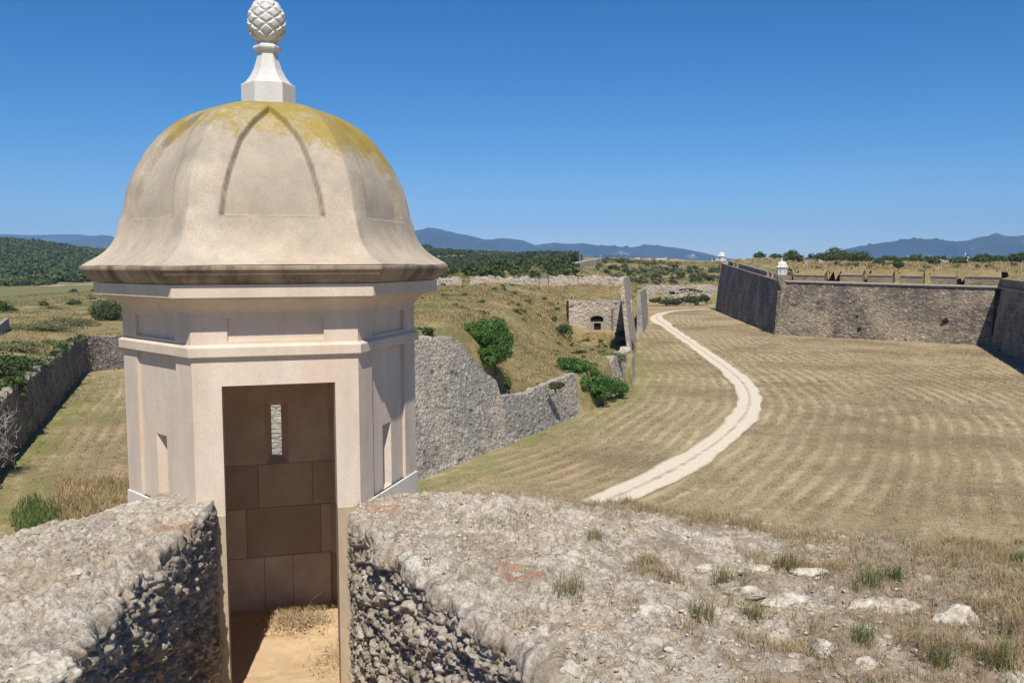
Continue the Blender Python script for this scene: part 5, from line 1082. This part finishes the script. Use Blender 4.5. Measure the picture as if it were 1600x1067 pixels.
# town
rs = np.random.RandomState(4)
def house(px, d, w, h, ytop, mi, label, roof):
    q = D(px, ytop, d); z1 = q[2]; t = empty('town_building', (q[0], q[1], z1-h), label, 'building', 'town buildings on the skyline')
    b = MB(); b.box((q[0], q[1], z1-h/2), (w, w*.7, h), .2); b.build('wall', M['housewall'][mi], t)
    b = MB(); b.box((q[0], q[1], z1+.25), (w*1.04, w*.74, .5), .2); b.build('roof', M['rooftile' if roof else 'coping'], t)
    nw = 2; R = np.array([[cos(.2), -sin(.2)], [sin(.2), cos(.2)]])
    for i in range(nw):
        for j in range(2):
            o_ = R@np.array([(i+.5)/nw*w-w/2, -w*.35-.05]); b = MB(); b.box((q[0]+o_[0], q[1]+o_[1], z1-2.6-j*3.2), (1.5, .15, 1.5), .2); b.build('window', M['glass'], t)
hs_ = [(958, 404.5, 13, 0), (972, 404, 16, 0), (986, 405, 14, 1), (997, 404, 13, 0), (1008, 405, 12, 2), (1012, 404.5, 10, 0), (1021, 404, 10, 3), (1030, 405, 15, 0), (1038, 404.5, 9, 1), (1044, 406, 10, 3), (1052, 406.5, 14, 1), (1062, 407.5, 18, 0), (1074, 409, 14, 0), (1084, 409.5, 16, 1), (1095, 410, 16, 2), (1104, 410, 12, 0), (1116, 407.5, 14, 0), (1123, 406, 14, 1), (1129, 406.5, 12, 0)]
words = ['white', 'cream', 'grey', 'brick red']; poss = ['leftmost', 'second from left', 'third from left', 'fourth from left', 'fifth from left', 'sixth from left', 'seventh from left', 'eighth from left', 'ninth from left', 'tenth from left', 'ninth from right', 'eighth from right', 'seventh from right', 'sixth from right', 'fifth from right', 'fourth from right', 'third from right', 'second from right', 'rightmost']
for i, (px, yt, w, mi) in enumerate(hs_): house(px, 900+(i*37 % 120), w*.62, 13, yt, mi, f'{words[mi]} flat roofed building, {poss[i]} in the skyline town', i % 4 == 2)
for i, (px, yt, yb, lb) in enumerate([(907, 396, 412, 'taller thin pole on the skyline at the edge of the wood'), (939.5, 400, 409, 'shorter thin mast at the top of the ramp wall')]):
    a, c = D(px, yb+3, 415), D(px, yt, 415); b = MB(); b.tube([c*[1, 1, 0]+[0, 0, a[2]], (a+c)/2, c], [.2, .17, .12], 8); b.box((c[0], c[1], c[2]-.3), (1.6, .15, .15)); tag(b.build('utility_pole', M['steel'], origin=a), lb, 'pole')
# ---------------------------------------------------------------- mountains
def range_(name, pts, d, depth, label, seed, low=0):
    pts = np.array(pts, float); n = int((pts[-1, 0]-pts[0, 0])/1.6)+2; px = np.linspace(pts[0, 0], pts[-1, 0], n); py = np.interp(px, pts[:, 0], pts[:, 1])
    prof = np.array([D(a, b, d) for a, b in zip(px, py)]); m = 60; f = np.linspace(-1.35, 1, m); V = np.zeros((n, m, 3))
    for j, ff in enumerate(f):
        y = d+depth*ff; V[:, j, 0] = prof[:, 0]*(y/d); V[:, j, 1] = y; V[:, j, 2] = -80+(prof[:, 2]+80)*np.cos(np.clip(ff, -1.35, 1)/1.35*pi/2)**1.35
    Q = V*np.array([1, 1, 0])*.0022; wgt = (1-np.exp(-(f/.28)**2))[None, :]*np.clip((V[..., 2]+80)/150, 0, 1)
    V[..., 2] += (70*fbm(Q, 4, seed, .45, True)-60)*wgt+(3*fbm(Q*9, 3, seed+3))*(np.clip((V[..., 2]+80)/200, 0, 1)); V[..., 2] = np.maximum(V[..., 2], -80)
    tag(mk(name, V.reshape(-1, 3), gf(n, m), M['mountain'], None, True), label, 'hills', kind='structure')
range_('hills', [(300, 395), (560, 385), (620, 366), (646, 361), (670, 356), (686, 359), (704, 362), (730, 367), (758, 374), (790, 375), (822, 377.5), (837, 384), (850, 382), (869, 380), (885, 382), (911, 381), (945, 386), (984, 388), (1022, 386), (1040, 387.5), (1057, 389), (1080, 393), (1102, 397.5), (1124, 404), (1160, 409), (1200, 414)], 9000, 1700, 'long blue mountain ridge behind the left half', 5)
range_('hills', [(1180, 412), (1250, 407), (1315, 396), (1335, 390), (1360, 386), (1380, 383), (1397, 381), (1420, 378.5), (1439, 377), (1450, 379.5), (1476, 379.5), (1492, 382), (1510, 380.6), (1525, 377), (1540, 375), (1552, 371.5), (1562, 370.5), (1577, 374.5), (1590, 374), (1600, 373), (1650, 366), (1760, 372)], 7600, 1300, 'blue mountain range at the right', 15)
range_('hills', [(-60, 385), (40, 386), (88, 380), (101, 376), (115, 372), (128, 370), (140, 367.5), (147, 366), (158, 363.5), (172, 365), (184, 368), (230, 376), (300, 388)], 9400, 1200, 'blue peak at far left behind the wooded hill', 25)
range_('hills', [(-60, 360), (20, 362), (60, 363), (118, 362), (160, 366), (260, 378)], 11800, 900, 'faint farthest ridge at far left', 35)
range_('hills', [(880, 408), (930, 401), (955, 399.5), (985, 400), (1010, 403), (1040, 407), (1080, 412)], 6400, 700, 'low dark blue foothill in front of the long ridge', 45)
# ---------------------------------------------------------------- air, light, camera
hz = bpy.data.materials.new('thin_air'); hz.use_nodes = True; t = hz.node_tree; t.nodes.remove(t.nodes['Principled BSDF']); pv = t.nodes.new('ShaderNodeVolumePrincipled')
pv.inputs['Color'].default_value = (.32, .57, 1.0, 1); pv.inputs['Density'].default_value = HAZE; pv.inputs['Anisotropy'].default_value = -.2; t.links.new(pv.outputs[0], t.nodes['Material Output'].inputs['Volume'])
b = MB(); b.box((0, 5500, 290), (24000, 15600, 700)); o = b.build('haze', hz); tag(o, 'thin blue summer haze over the whole view', 'haze', kind='stuff'); 
W = bpy.data.worlds.new('World'); bpy.context.scene.world = W; W.use_nodes = True; nt = W.node_tree; bg = nt.nodes['Background']
sk = nt.nodes.new('ShaderNodeTexSky'); sk.sky_type = 'NISHITA'; sk.sun_disc = False; sk.sun_elevation = radians(SUNE); sk.altitude = 2200; sk.air_density = AIR; sk.dust_density = DUST; sk.ozone_density = OZ
sk.sun_rotation = radians(180-SUNA); hs = nt.nodes.new('ShaderNodeHueSaturation'); hs.inputs['Saturation'].default_value = 1.3; nt.links.new(sk.outputs[0], hs.inputs['Color']); nt.links.new(hs.outputs[0], bg.inputs[0]); bg.inputs[1].default_value = SKY
sd_ = bpy.data.lights.new('sun', 'SUN'); sd_.energy = SUN; sd_.angle = radians(.5); sd_.color = (1, .94, .85); so_ = bpy.data.objects.new('sun', sd_); C.objects.link(so_)
from mathutils import Vector, Matrix
e_, a_ = radians(SUNE), radians(SUNA); sv_ = Vector((sin(a_)*cos(e_), -cos(a_)*cos(e_), sin(e_))); so_.rotation_euler = sv_.to_track_quat('Z', 'Y').to_euler(); so_.location = (0, -20, 60)
cam = bpy.data.cameras.new('camera'); cam.sensor_width = 36; cam.lens = 36*FP/1600; cam.clip_start = .05; cam.clip_end = 40000
co = bpy.data.objects.new('camera', cam); C.objects.link(co); bpy.context.scene.camera = co
fw = Vector((0, cos(PITCH), -sin(PITCH))); up = Vector((0, sin(PITCH), cos(PITCH))); rt = Vector((1, 0, 0))
rt2 = rt*cos(ROLL)-up*sin(ROLL)*-1*-1; up2 = up*cos(ROLL)+rt*sin(ROLL)
rt2 = up2.cross(fw)*-1
mw = Matrix((rt2, up2, -fw)).transposed().to_4x4(); mw.translation = (0, 0, EYE); co.matrix_world = mw
s = bpy.context.scene; s.view_settings.view_transform = 'Standard'; s.view_settings.look = 'None'; s.view_settings.exposure = EXPO; s.view_settings.gamma = 1
s.cycles.max_bounces = 10; s.cycles.diffuse_bounces = 8; s.cycles.volume_bounces = 0; s.cycles.transparent_max_bounces = 4; s.cycles.use_denoising = True
